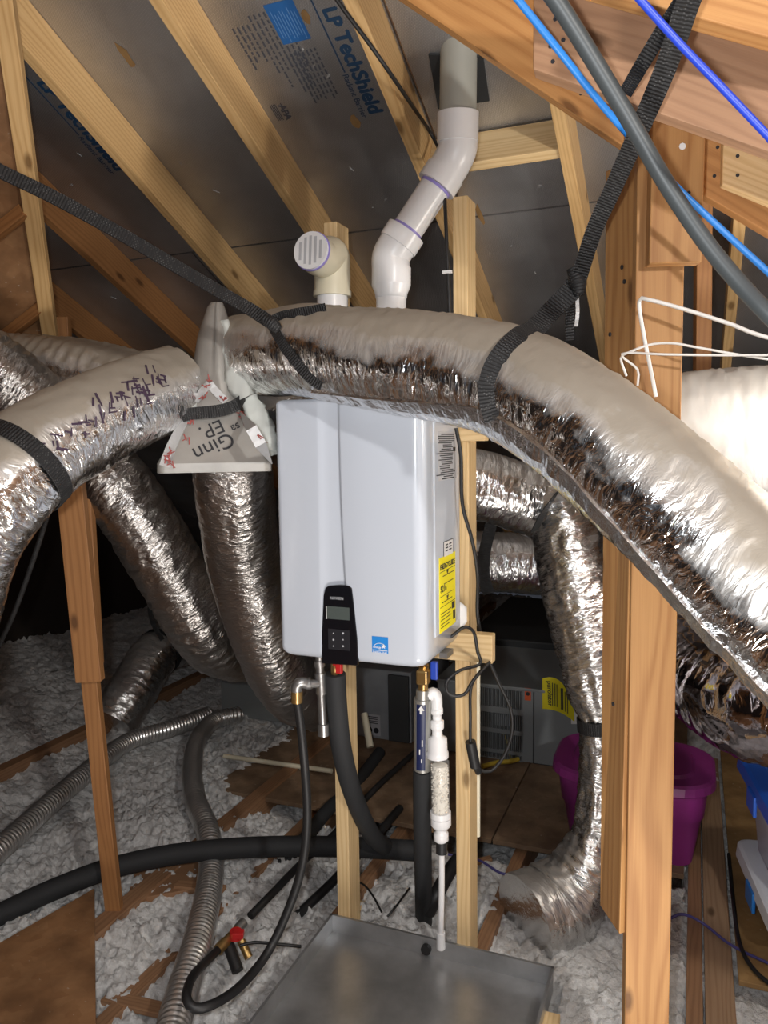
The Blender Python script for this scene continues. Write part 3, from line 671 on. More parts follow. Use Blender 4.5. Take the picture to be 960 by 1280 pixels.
# ------------------------------------------------------------------ the water heater
HW, HD, HH = .447, .335, P(338, 500, 2.195).z-HZ
ht = empty('tankless_water_heater', HFL, 'white wall-hung tankless water heater with black control panel', 'water heater')
def hp(x, y, z): return HFL+W*x+D*y+Z*z
def prof(z, inset):
    r = .034; out = []
    w0, w1, y0 = inset, HW-inset, inset
    out.append((w0, HD))
    for k in range(7):
        a = math.pi/2*k/6; out.append((w0+r*.6-r*.6*math.cos(a), y0+r*.6-r*.6*math.sin(a)))
    zt_ = min(1, max(0, (HH-z)/HH)); kx = HW*(.455+.07*zt_**3); lx = HW*(.32-.01*zt_)
    for x, y in ((lx-.03, 0), (lx-.008, -.002), (lx, -.0015), (lx+.008, .003), (lx+.03, .006), (kx-.01, .008), (kx-.003, .008), (kx, .0015), (kx+.006, 0), (kx+.08, 0)): out.append((x, y0+y))
    for k in range(9):
        a = math.pi/2*k/8; out.append((w1-r+r*math.sin(a), y0+r-r*math.cos(a)))
    out.append((w1, HD))
    return [hp(x, y, z) for x, y in out]
zs = []; rb = .03
for k in range(8): a = math.pi/2*k/7; zs.append((rb-rb*math.cos(a), rb-rb*math.sin(a)))
zs = [(z, i) for z, i in zs]
zs += [(HH*k/14, 0) for k in range(1, 14)]
for k in range(6): a = math.pi/2*k/5; zs.append((HH-.015+.015*math.sin(a), .015-.015*math.cos(a)))
mb = MB(); mb.loft([prof(z, i) for z, i in zs]); cover = build('front_cover', mb, 'white_enamel', ht)
mb = MB(); mb.box(hp(HW/2, HD+.006, HH*.52), W*HW*.47, D*.008, Z*HH*.45); build('back_plate', mb, 'white_plastic', ht)
mb = MB(); mb.prism([hp(HW-.01, HD-.01, .02), hp(HW+.02, HD+.02, .06), hp(HW+.02, HD+.02, .10), hp(HW-.01, HD-.01, .13)], D*.006); build('mounting_flange', mb, 'white_plastic', ht)
# raised frame on the side
sx = HW
def side_rect(y0, y1, z0, z1, x, th, mat, name, parent, bevel=0):
    mb = MB(); mb.box(hp(x+th/2, (y0+y1)/2, (z0+z1)/2), W*th/2, D*(y1-y0)/2, Z*(z1-z0)/2); return build(name, mb, mat, parent, bevel)
side_rect(.085, HD-.012, .07, HH-.03, sx-.004, .007, 'white_enamel', 'side_panel', ht, .003)
th0 = sx+.003
def zpx(py): return P(555, py, 2.2).z-HZ
rl = side_rect(.115, HD-.035, zpx(600), zpx(540), th0, .0006, 'label_grey', 'rating_label', ht)
mb = MB()
for i in range(22):
    z = zpx(543)-(zpx(543)-zpx(598))*i/21; mb.box(hp(th0+.0009, .13+.08*rn.uniform(.6, 1), z), W*.0003, D*.08*rn.uniform(.5, 1), Z*.0014)
mb.box(hp(th0+.0009, HD-.065, zpx(562)), W*.0004, D*.012, Z*.006); build('label_lines', mb, 'black_ink', rl)
fl = side_rect(.16, .255, zpx(696), zpx(676), th0, .0005, 'black_ink', 'framed_label', ht)
side_rect(.165, .25, zpx(695), zpx(677), th0+.0004, .0005, 'print_white', 'label_face', fl)
mb = MB()
for i in range(6): mb.box(hp(th0+.0011, .19+(i % 2)*.035, zpx(681)-.0085*(i//2)), W*.0002, D*.012, Z*.002)
build('label_lines', mb, 'black_ink', fl)
el = side_rect(.118, .275, zpx(786), zpx(694), th0, .0008, 'energy_yellow', 'energy_label', ht)
text('label_lettering', 'ENERGYGUIDE', hp(th0+.0012, .125, zpx(709)), D, Z, .03, 'black_ink', el, .02, fit=.143)
text('label_lettering', '$216', hp(th0+.0012, .128, zpx(737)), D, Z, .028, 'black_ink', el, .015, fit=.055)
mb = MB()
for i, (y0, y1, py, hh) in enumerate(((.125, .27, 712, .0008), (.15, .26, 718, .0012), (.125, .25, 742, .0008), (.16, .25, 728, .0012), (.14, .24, 750, .0012), (.125, .27, 755, .0008), (.13, .23, 763, .0012), (.13, .22, 767, .0012), (.13, .23, 771, .0012), (.13, .225, 776, .0012), (.13, .22, 780, .0012))):
    mb.box(hp(th0+.0012, (y0+y1)/2, zpx(py)), W*.0002, D*(y1-y0)/2, Z*hh)
mb.box(hp(th0+.0012, .25, zpx(761)), W*.0002, D*.014, Z*.010); mb.box(hp(th0+.0012, .258, zpx(774)), W*.0002, D*.011, Z*.013)
for py in (715, 747): mb.prism([hp(th0+.001, .185, zpx(py)+.006), hp(th0+.001, .205, zpx(py)+.006), hp(th0+.001, .195, zpx(py)-.008)], W*.0004)
build('label_lines', mb, 'black_ink', el)
# control panel
def fx(px, py, z=None):  # front-face coordinates from a pixel
    v = ray(px, py); n_ = -D; t_ = (HFL-CAM).dot(n_)/v.dot(n_); q = CAM+v*t_-HFL; return q.dot(W), q.z
pp = [fx(*c) for c in ((403, 829), (403, 790), (405, 745), (407, 735), (411, 732), (425, 731), (436, 732), (440, 735), (443, 760), (447, 800), (448, 832))]
mb = MB(); mb.prism([hp(x, .010, z) for x, z in pp], D*-.0145); cp = build('control_panel', mb, 'black_gloss', ht, .003)
yf = -.0048
def front_rect(p0, p1, y, th, mat, name, parent, bevel=0):
    (x0, z0), (x1, z1) = fx(*p0), fx(*p1); mb = MB(); mb.box(hp((x0+x1)/2, y-th/2, (z0+z1)/2), W*abs(x1-x0)/2, D*th/2, Z*abs(z1-z0)/2); return build(name, mb, mat, parent, bevel)
front_rect((409, 757), (438, 775), yf, .0008, 'lcd', 'screen', cp)
mb = MB(); (x0, z0) = fx(409, 757); (x1, z1) = fx(409, 773); mb.box(hp(x0, yf-.001, (z0+z1)/2), W*.0009, D*.0005, Z*(z0-z1)/2); build('screen_edge', mb, 'print_white', cp)
front_rect((411, 785), (438, 813), yf, .0012, 'key', 'key_pad', cp, .001)
for i, py in enumerate((791, 799, 807)):
    for j, px in enumerate((418, 430)):
        x, z = fx(px, py); mb = MB(); n = 12 if (i+j) % 2 else 3
        mb.prism([hp(x+.0028*math.cos(2*math.pi*k/n+math.pi/2), yf-.0012, z+.0028*math.sin(2*math.pi*k/n+math.pi/2)) for k in range(n)], D*-.0006); build('button_mark', mb, 'label_grey', cp)
x, z = fx(413.5, 748.5); text('logo_lettering', 'N\u039bVIEN', hp(x, yf-.0006, z), W, Z, .012, 'label_grey', cp, .0, fit=.040)
es = front_rect((465, 795), (485.5, 817), -.0004, .0006, 'label_blue', 'energy_star_label', ht)
x, z = fx(475, 809); mb = MB()
for k in range(16):
    a0, a1 = math.pi*(.08+.84*k/16), math.pi*(.08+.84*(k+1)/16); ra = .020
    mb.prism([hp(x+ra*math.cos(a0), -.0012, z-.004+ra*.8*math.sin(a0)), hp(x+ra*math.cos(a1), -.0012, z-.004+ra*.8*math.sin(a1)), hp(x+(ra-.0016)*math.cos(a1), -.0012, z-.004+(ra-.0016)*.8*math.sin(a1)), hp(x+(ra-.0016)*math.cos(a0), -.0012, z-.004+(ra-.0016)*.8*math.sin(a0))], D*-.0003)
sx_, sz_ = x+.011, z+.003
st = [hp(sx_+(.0075 if k % 2 == 0 else .0032)*math.sin(2*math.pi*k/10), -.0012, sz_+(.0075 if k % 2 == 0 else .0032)*math.cos(2*math.pi*k/10)) for k in range(10)]
mb.prism(st, D*-.0003); mb.box(hp(x, -.0012, z-.0088), W*.0225, D*.0003, Z*.0008); build('star_emblem', mb, 'print_white', es)
text('label_lettering', 'energy', hp(x-.020, -.0011, z-.003), W, Z, .012, 'print_white', es, .01, fit=.024)
text('label_lettering', 'ENERGY STAR', hp(x-.021, -.0011, z-.0165), W, Z, .008, 'print_white', es, .01, fit=.042)
for px in (378, 530):
    x, z = fx(px, 820); mb = MB(); mb.box(hp(x, .20, -.004), W*.012, D*.03, Z*.008); build('bottom_tab', mb, 'galv', ht)
HT = HZ+HH
mb = MB(); mb.cyl(hp(.12, .15, HH-.01), hp(.12, .15, HH+.03), .055); build('top_collar', mb, 'pvc', ht)

# ------------------------------------------------------------------ PVC vents
def col(px, py, d): return P(px, py, d)
ve = empty('exhaust_vent_pipe', P(488, 500, 2.38), 'white plastic vent pipe with two bends rising through the roof', 'pipe')
b0 = P(488, 505, 2.38); b1 = P(489, 368, 2.38)
mb = MB(); mb.cyl(b0, b1, .0455, n=32); build('riser', mb, 'pvc', ve)
ax = (b1-b0).normalized(); e0 = P(488.5, 335, 2.38); L = (e0-b1).length
mb = MB(); mb.lathe(b1-ax*.012, ax, [(0, .046), (.0, .0475), (.012, .049), (.035, .0585), (.040, .0592), (L+.012, .0592)], 32); build('reducer', mb, 'pvc', ve)
c1 = P(497, 306, 2.375); d_up = P(556, 216, 2.36)
mb = MB(); dd = (d_up-c1).normalized(); mb.tube([e0-ax*.002, e0+ax*.03, c1-dd*.01, c1+dd*.035], [.0575, .0575, .0575, .0575], 32, .006); build('lower_bend', mb, 'pvc', ve)
mb = MB(); mb.cyl(c1+dd*.0, c1+dd*.046, .0615, n=32); build('bend_socket', mb, 'pvc', ve)
mb = MB(); mb.cyl(c1+dd*.044, c1+dd*.056, .0475, n=32); build('primer_ring', mb, 'primer', ve)
e1 = P(545, 233, 2.36)
mb = MB(); mb.cyl(c1+dd*.03, e1, .0470, n=32); build('offset_pipe', mb, 'pvc', ve)
t0 = P(572, 172, 2.34); t1 = P(572.5, 141, 2.33); top_ = Pl(571, 60)+RN*.05; vz = (t1-t0).normalized()
mb = MB(); mb.cyl(e1-dd*.008, e1+dd*.004, .0485, n=32); build('primer_ring', mb, 'primer', ve)
mb = MB(); mb.cyl(e1, e1+dd*.048, .0615, n=32); build('bend_socket', mb, 'pvc', ve)
mb = MB(); mb.tube([e1+dd*.03, e1+dd*.075, t0-vz*.03, t0+vz*.012], .0575, 32, .006); build('upper_bend', mb, 'pvc', ve)
mb = MB(); mb.cyl(t0-vz*.012, t1, .0605, n=32); build('bend_socket', mb, 'pvc', ve)
mb = MB(); mb.cyl(t1-vz*.01, top_, .0535, n=32); build('roof_pipe', mb, 'pvc_grey', ve)
c = Pl(572, 98); q = [Pl(536, 66)-RN*.002, Pl(604, 68)-RN*.002, Pl(612, 124)-RN*.002, Pl(548, 134)-RN*.002]
mb = MB(); mb.prism(q, RN*-.006); o = build('roof_flashing', mb, 'roof_black', None, 0, q[0]); tag(o, 'black rubber flashing patch where the vent pipe leaves the roof', 'flashing')
iv = empty('intake_elbow_pipe', P(415, 500, 2.42), 'cream elbow pipe with a white slotted grate, on top of the water heater', 'pipe')
b0 = P(416, 505, 2.42); b1 = P(415.5, 366, 2.42); ax = (b1-b0).normalized()
mb = MB(); mb.cyl(b0, b1, .048, n=32); build('riser', mb, 'pvc', iv)
g0 = P(390, 314, 2.30); gn = (Vector((-.42, -1.0, .12))).normalized()
mb = MB(); mb.tube([b1-ax*.01, b1+ax*.06, P(413, 320, 2.405), g0-gn*.06, g0-gn*.004], [.0555, .0555, .0565, .056, .056], 36, .006); build('elbow', mb, 'pvc_cream', iv)
mb = MB(); mb.cyl(b1-ax*.012, b1+ax*.004, .0585, n=32); build('elbow_rim', mb, 'pvc_cream', iv)
mb = MB(); mb.cyl(g0-gn*.006, g0+gn*.001, .0572, n=36); build('primer_ring', mb, 'primer', iv)
mb = MB(); mb.cyl(g0, g0+gn*.010, .0545, n=36); gr = build('grate', mb, 'white_plastic', iv, .002)
gx = gn.cross(Z).normalized()*-1; gy = gn.cross(gx)
for i in range(5):
    xx = (-2+i)*.0165; hl = math.sqrt(max(.0001, .042**2-xx**2))
    mb = MB(); mb.box(g0+gn*.0102+gx*xx, gx*.0042, gy*hl, gn*.0008); build('slot', mb, 'label_grey', gr)

# ------------------------------------------------------------------ drain pan
pn = empty('drain_pan', house((PW0+PW1)/2, (PD0+PD1)/2, -.01), 'galvanised metal drain pan under the water heater', 'pan')
mb = MB(); mb.hbox(PW0, PW1, PD0, PD1, -.010, .006); build('pan_base', mb, 'pan_metal', pn)
for nm, a in (('rim', (PW0-.003, PW0, PD0, PD1)), ('rim', (PW1, PW1+.003, PD0, PD1)), ('rim', (PW0-.003, PW1+.003, PD0-.003, PD0)), ('rim', (PW0-.003, PW1+.003, PD1, PD1+.003))):
    mb = MB(); mb.hbox(*a, -.010, .066); mb.hbox(a[0]-.003, a[1]+.003, a[2]-.003, a[3]+.003, .062, .068); build(nm, mb, 'pan_metal', pn)
w_ = P(555, 1190, 2.5).dot(W); mb = MB(); mb.cyl(house(w_-.02, PD1-.014, .03), house(w_-.02, PD1+.02, .03), .017); build('drain_fitting', mb, 'rubber', pn)
o = board('wood_bearer', house(PW1+.04, PD0+.1, -.03), house(PW1+.02, PD1-.12, -.02), Z, .07, .05, 'pine_pale'); tag(o, 'pale wood strip beside the drain pan corner', 'board')
# ------------------------------------------------------------------ pipes under the heater
# gas drip leg
gp = empty('gas_pipe', P(404, 918, 2.30), 'galvanised gas pipe with drip leg and brass elbow under the water heater', 'pipe')
def pv(a, b, r, mat, name, par, n=18): mb = MB(); mb.cyl(a, b, r, n=n); return build(name, mb, mat, par)
d_ = 2.30
pv(P(399, 815, d_), P(404, 916, d_), .0125, 'galv', 'drip_leg', gp)
pv(P(399, 826, d_), P(400, 833, d_), .0165, 'galv', 'coupling', gp); pv(P(400.5, 841, d_), P(402, 867, d_), .0175, 'galv', 'tee', gp); pv(P(404, 905, d_), P(404.5, 919, d_), .0175, 'galv', 'end_cap', gp)
pv(P(402, 854, d_), P(385, 855, d_-.02), .0135, 'galv', 'nipple', gp); pv(P(389, 854, d_-.02), P(383, 855, d_-.02), .019, 'galv', 'union_nut', gp, 8)
mb = MB(); mb.tube([P(385, 855, d_-.02), P(376, 853, d_-.03), P(371, 858, d_-.03), P(371, 868, d_-.03)], .0165, 16, .005); build('elbow', mb, 'galv', gp)
pv(P(371, 864, d_-.03), P(371, 878, d_-.03), .018, 'brass', 'brass_nut', gp, 8)
mb = MB(); hz_ = [P(371, 876, 2.27), P(375, 900, 2.27), P(381, 960, 2.27), P(384, 1020, 2.28), P(379, 1075, 2.28), P(363, 1130, 2.27), P(335, 1190, 2.22), P(300, 1233, 2.08), P(265, 1256, 1.97), P(243, 1260, 1.95), P(233, 1247, 1.97), P(240, 1222, 2.08), P(258, 1202, 2.24), P(272, 1188, 2.34)]
mb.tube(hz_, .0135, 12, .02); gh = build('gas_hose', mb, 'rubber', None, 0, P(265, 1256, 2.30)); tag(gh, 'thick black hose hanging from the brass elbow and looping over the insulation', 'hose')
vl = empty('shutoff_valve', Pz(285, 1178, .02), 'brass shut-off valve with a red handle at the hose loop', 'valve')
def fl(px, py, z): return Pz(px, py, z)
va, vb = P(272, 1188, 2.34), P(315, 1142, 2.50); vd = (vb-va)
pv(va, va+vd*.22, .018, 'brass', 'nut', vl, 8); pv(va+vd*.2, va+vd*.62, .015, 'brass', 'body', vl); pv(va+vd*.55, va+vd*.75, .017, 'galv', 'union', vl, 8)
mb = MB(); hc = va+vd*.48+Vector((.01, -.03, .012)); mb.cyl(hc-Z*.014, hc+Z*.014, .02, n=10); mb.box(hc+Vector((.01, -.01, .008)), (.018, 0, 0), (0, .014, 0), (0, 0, .01)); build('red_handle', mb, 'red_handle', vl, .003)
pv(va+vd*.4-Z*.02+Vector((.03, 0, 0)), va+vd*.4-Z*.06+Vector((.06, -.03, 0)), .014, 'brass', 'drain_tap', vl); pv(va+vd*.30-Z*.02, va+vd*.30-Z*.07+Vector((.04, -.06, 0)), .019, 'rubber', 'stub', vl)
def line(name, lab, cat, pts, r, mat, n=10, step=.02, group=None):
    mb = MB(); mb.tube(pts, r, n, step); o = build(name, mb, mat, None, 0, min((Vector(p) for p in pts), key=lambda p: p.z)); tag(o, lab, cat, group); return o
line('black_pipe', 'slim black pipe running from the red-handled valve towards the furnace', 'pipe', [P(313, 1145, 2.49), P(345, 1112, 2.62), P(378, 1078, 2.84), P(420, 1040, 3.12), P(470, 985, 3.4), P(530, 930, 3.75)], .014, 'rubber')
line('black_pipe', 'black pipe pair member nearest the furnace, going down to the joists', 'pipe', [P(372, 1144, 2.72), P(420, 1098, 2.9), P(470, 1045, 3.1), P(500, 1010, 3.3)], .018, 'rubber')
line('insulated_pipe', 'long thick black foam-covered pipe snaking across the insulation in front of the silver hoses', 'pipe', [P(-420, 1330, 2.1), P(-60, 1172, 2.52), P(0, 1143, 2.60), P(60, 1115, 2.66), P(130, 1088, 2.73), P(200, 1071, 2.80), P(270, 1062, 2.84), P(350, 1058, 2.86), P(440, 1059, 2.86), P(530, 1064, 2.86)], .039, 'foam', 16)
line('insulated_pipe', 'short black foam-covered pipe under the long one', 'pipe', [P(296, 1082, 3.06), P(330, 1088, 3.02), P(356, 1078, 3.05), P(380, 1050, 3.14), P(410, 1012, 3.33), P(440, 985, 3.6), P(475, 940, 3.9)], .030, 'foam', 14)
line('insulated_pipe', 'black foam-covered pipe curving down from the red valve under the heater', 'pipe', [P(419, 842, 2.30), P(421, 880, 2.31), P(426, 930, 2.34), P(436, 975, 2.42), P(450, 1015, 2.54), P(466, 1045, 2.68), P(480, 1058, 2.82)], .032, 'foam', 16)
rv = empty('isolation_valve', P(420, 842, 2.30), 'small brass valve with a red handle under the control panel', 'valve')
pv(P(419, 818, 2.30), P(419, 846, 2.30), .014, 'brass', 'body', rv); mb = MB(); c = P(424, 835, 2.27); mb.box(c, W*.010, D*.008, Z*.016); mb.box(c+Z*.012-W*.008, W*.012, D*.006, Z*.006); build('red_handle', mb, 'red_handle', rv, .003)
# right water line with filter sleeve
wl = empty('water_line', P(530, 1165, 2.62), 'vertical water line with a navy arrow label, black foam-covered below', 'pipe')
pv(P(530, 830, 2.30), P(529, 862, 2.30), .015, 'brass', 'brass_valve', wl); mb = MB(); c = P(529, 846, 2.28); mb.box(c, W*.018, D*.018, Z*.022); build('valve_body', mb, 'brass', wl, .005)
pv(P(529, 852, 2.30), P(529, 874, 2.30), .0125, 'print_white', 'tape_wrap', wl); pv(P(529, 862, 2.30), P(528.6, 877, 2.30), .022, 'alu_sleeve', 'collar', wl, 10)
mb = MB(); c = P(543, 838, 2.27); mb.box(c, W*.011, D*.008, Z*.028); build('blue_handle', mb, 'blue_handle', wl, .004)
sa, sb = P(528.5, 873, 2.30), P(528, 961, 2.33); pv(sa, sb, .0275, 'alu_sleeve', 'filter_sleeve', wl, 28)
mb = MB(); axv = (sa-sb).normalized(); R = []
for i in range(9):
    a = -2.35+1.05*i/8; v = Vector((math.cos(a), math.sin(a), 0)); R.append((sb+v*.0282+axv*.006, sa+v*.0282-axv*.012))
mb.add([p for r in R for p in r], [(2*i, 2*i+2, 2*i+3, 2*i+1) for i in range(8)])
lbn = build('navy_label', mb, 'label_navy', wl)
lp = (sa+sb)/2; cf = Vector((-.22, -.975, 0)); rt = axv.cross(cf).normalized()*-1
mb = MB(); s_ = sa-axv*.03+cf*.0292; mb.prism([s_+axv*.016, s_+rt*.010, s_+rt*.004, s_+rt*.004-axv*.012, s_-rt*.004-axv*.012, s_-rt*.004, s_-rt*.010], cf*.0006); build('arrow_mark', mb, 'print_white', lbn)
mb = MB()
for k, (o_, l) in enumerate(((-.004, .022), (.004, .018), (-.002, .012))): mb.box(lp+cf*.0292+rt*o_-axv*(.02+.03*k), rt*.0016, axv*l*.5, cf*.0004)
build('label_lines', mb, 'print_white', lbn)
mb = MB(); mb.tube([P(528, 961, 2.33), P(528, 1030, 2.40), P(529, 1100, 2.52), P(530, 1168, 2.66)], .030, 18, .02); build('foam_sleeve', mb, 'foam', wl)
mb = MB(); mb.tube([P(535, 1140, 2.58), P(546, 1118, 2.58), P(560, 1092, 2.66), P(572, 1075, 2.74)], .026, 14, .02); build('foam_branch', mb, 'rubber', wl)
# condensate neutraliser
nt = empty('condensate_neutralizer', P(549, 1060, 2.36), 'white condensate filter with a clear canister of beads beside the stud', 'filter')
dN = 2.30
def pn_(px, py): return P(px, py, dN)
pv(pn_(530, 880) if False else pn_(536, 872), pn_(546, 866), .013, 'pvc', 'inlet', nt)
mb = MB(); mb.tube([pn_(536, 870), pn_(541, 866), pn_(545.5, 871), pn_(546, 886)], .0175, 16, .005); build('elbow', mb, 'pvc', nt)
axn = (pn_(549, 880)-pn_(551.5, 1060)).normalized()
mb = MB(); o_ = pn_(546, 880); mb.lathe(o_, -axn, [(0, .015), (.012, .016), (.013, .019), (.03, .019), (.032, .014), (.05, .014), (.052, .021), (.075, .021), (.082, .016), (.10, .016), (.108, .030), (.150, .031), (.152, .034), (.168, .034)], 28); build('upper_cap', mb, 'pvc', nt)
ca, cb = pn_(549.5, 952), pn_(551, 1024)
mb = MB(); mb.cyl(ca, cb, .0295, n=28); cn = build('canister', mb, 'canister', nt)
mb = MB(); rn = random.Random(5)
LC = (ca-cb).length
for k in range(420):
    a = rn.uniform(0, 6.283); h = rn.uniform(.06, .93); rr = .0255*math.sqrt(rn.uniform(.75, 1)); v = Vector((math.cos(a), math.sin(a), 0)); c = cb+(ca-cb)*h+v*rr; s_ = .0036
    mb.add([c+Vector((s_, 0, 0)), c-Vector((s_, 0, 0)), c+Vector((0, s_, 0)), c-Vector((0, s_, 0)), c+Z*s_, c-Z*s_], [(0, 2, 4), (2, 1, 4), (1, 3, 4), (3, 0, 4), (2, 0, 5), (1, 2, 5), (3, 1, 5), (0, 3, 5)], None, True)
mb.cyl(cb+(ca-cb)*.05, cb+(ca-cb)*.94, .0235, n=20)
tag(build('bead_fill', mb, 'bead', nt), kind='stuff')
for py in (1014,): pv(pn_(550.5, py), pn_(550.7, py+7), .0325, 'pvc', 'clamp_ring', nt, 28)
mb = MB(); o_ = pn_(551, 1022); mb.lathe(o_, -axn, [(0, .032), (.022, .032), (.03, .026), (.034, .018), (.045, .018), (.048, .023), (.072, .023), (.08, .014)], 28); build('lower_cap', mb, 'pvc', nt)
pv(pn_(552, 1052), pn_(552, 1066), .018, 'rubber', 'rubber_coupling', nt)
mb = MB(); mb.tube([pn_(552, 1062), P(552, 1110, 2.33), P(551, 1160, 2.36), P(551, 1178, 2.37)], .0095, 14, .02); build('drain_tube', mb, 'pvc', nt); pv(P(551, 1165, 2.365), P(551, 1185, 2.37), .0145, 'pvc', 'tube_end', nt)
pv(P(597, 800, 2.44), P(597, 1045, 2.44), .0085, 'pvc_cream', 'thin_pipe', empty('thin_pvc_pipe', P(593, 1045, 2.42), 'thin cream plastic pipe standing behind the stud with the power cord', 'pipe'))
pr_ = [Pz(280, 945, .05), Pz(415, 964, .05)]; line('condensate_line', 'thin cream plastic pipe lying level on the floor boards beside the silver hose', 'pipe', pr_, .012, 'pvc_cream', 12)
line('condensate_stub', 'short cream plastic pipe stub leaning against the grey coil cabinet', 'pipe', [P(455, 892, 3.85), P(463, 934, 3.75)], .018, 'pvc_cream', 14)
# ------------------------------------------------------------------ flexible silver hoses
def corr(L, a, p, r, t): return .004*math.sin(2*math.pi*(L/.021+a/6.283))
def hose(lab, pts, r):
    mb = MB(); mb.tube(pts, r, 22, .005, True, corr); o = build('flexible_hose', mb, 'silver_flex', None, 0, pts[-1]); tag(o, lab, 'hose'); return o
def fz(px, py, up=.085): p = Pz(px, py, up); return p
hose('corrugated silver hose winding from the grey box past the plywood offcut', [fz(300, 893), fz(268, 901), fz(247, 925), fz(240, 960), fz(244, 1000), fz(258, 1035), fz(264, 1070, .07), fz(262, 1105, .07), fz(256, 1140, .08), fz(246, 1180), fz(234, 1220), fz(220, 1270), fz(205, 1340)], .046)
hose('corrugated silver hose passing behind the leaning brace', [fz(262, 893), fz(215, 910), fz(165, 925), fz(128, 950), fz(85, 985), fz(40, 1025), fz(-10, 1070), fz(-60, 1110), fz(-400, 1330)], .046)

# ------------------------------------------------------------------ furnace and boxes
FD = Pz(640, 950, .03).dot(D); def_z0 = .024
fz1 = P(660, 842, 4.15).z
w443 = P(443, 900, 4.35).dot(W); w522 = P(524, 900, 4.25).dot(W)
wF0 = P(560, 880, 4.2).dot(W); wSplit = P(675, 890, 4.02).dot(W); wF1 = wSplit+.36
cc = empty('coil_cabinet', house((w443+w522)/2, FD, .024), 'light grey coil cabinet with a printed label, left of the furnace grille', 'cabinet')
mb = MB(); mb.hbox(w443, w522, FD+.04, FD+.75, .024, fz1+.02); build('body', mb, 'cabinet_light', cc, .006)
mb = MB(); mb.hbox(w522-.13, w522-.01, FD+.02, FD+.045, .03, fz1); build('corner_panel', mb, 'cabinet_dark', cc, .004)
mb = MB(); mb.hbox(w443+.01, w443+.05, FD+.025, FD+.045, .03, fz1); build('edge_flange', mb, 'galv', cc, .004)
lx = P(474, 900, 4.3).dot(W); lz = P(474, 897, 4.3).z
mb = MB(); mb.hbox(lx-.045, lx+.045, FD+.037, FD+.041, lz-.07, lz+.05); lb = build('printed_label', mb, 'label_grey', cc)
mb = MB()
for i in range(4): mb.hbox(lx-.038, lx+.03, FD+.0355, FD+.0375, lz+.035-i*.012, lz+.039-i*.012)
for i in (-1, 1): mb.cyl(house(lx+i*.02, FD+.0375, lz-.04), house(lx+i*.02, FD+.0355, lz-.04), .016, n=14)
build('label_lines', mb, 'black_ink', lb)
fu = empty('furnace', house((wF0+wF1)/2, FD, .024), 'dark grey furnace with louvred grille rows and a yellow sticker', 'furnace')
mb = MB(); mb.hbox(wF0, wSplit, FD+.05, FD+.75, .024, fz1); mb.hbox(wSplit, wF1, FD+.008, FD+.75, .024, fz1); build('body', mb, 'cabinet_dark', fu)
mb = MB(); mb.hbox(wF0-.01, wF1+.01, FD-.004, FD+.76, fz1, fz1+.018); build('top_panel', mb, 'cabinet_grey', fu, .004)
mb = MB(); mb.hbox(wSplit+.006, wF1, FD, FD+.012, .03, fz1); sp = build('solid_door', mb, 'cabinet_grey', fu, .003)
rows = [(848, 870), (877, 896), (901, 921), (925, 944)]
w598 = P(600, 895, 4.12).dot(W); w663 = P(662, 895, 4.03).dot(W)
zr_ = [(P(632, a, 4.08).z, P(632, b, 4.08).z) for a, b in rows]
mb = MB(); mb.hbox(wF0, w598, FD, FD+.012, .03, fz1); mb.hbox(w663, wSplit, FD, FD+.012, .03, fz1)
edges = [fz1]+[e for ab in zr_ for e in ab]+[.03]
for i in range(0, len(edges), 2): mb.hbox(w598, w663, FD, FD+.012, edges[i+1], edges[i])
gd = build('grille_door', mb, 'cabinet_grey', fu)
for (za, zb) in zr_:
    mb = MB(); nf = 26
    for k in range(nf): ww = w598+(w663-w598)*(k+.5)/nf; mb.hbox(ww-.0022, ww+.0022, FD+.004, FD+.02, zb, za)
    build('grille_row', mb, 'cabinet_grey', gd)
mb = MB(); mb.hbox(w598+.12, w598+.2, FD+.025, FD+.05, zr_[1][1]+.01, zr_[1][0]-.02); build('control_board', mb, 'label_grey', fu)
mb = MB(); mb.tube([house(w598+.16, FD+.03, zr_[2][0]), house(w598+.20, FD+.028, zr_[2][1]), house(w598+.19, FD+.03, zr_[3][0]), house(w598+.24, FD+.03, zr_[3][1])], .005, 8); build('yellow_wire', mb, 'wire_yellow', fu)
mb = MB(); wo = P(669, 852, 4.03).dot(W); zo = P(669, 853, 4.03).z; mb.hbox(wo-.016, wo+.016, FD-.002, FD+.001, zo-.035, zo+.03); ol = build('orange_label', mb, 'sticker_orange', gd)
mb = MB(); mb.cyl(house(wo, FD-.0015, zo), house(wo, FD-.003, zo), .011, n=6); build('label_mark', mb, 'black_ink', ol)
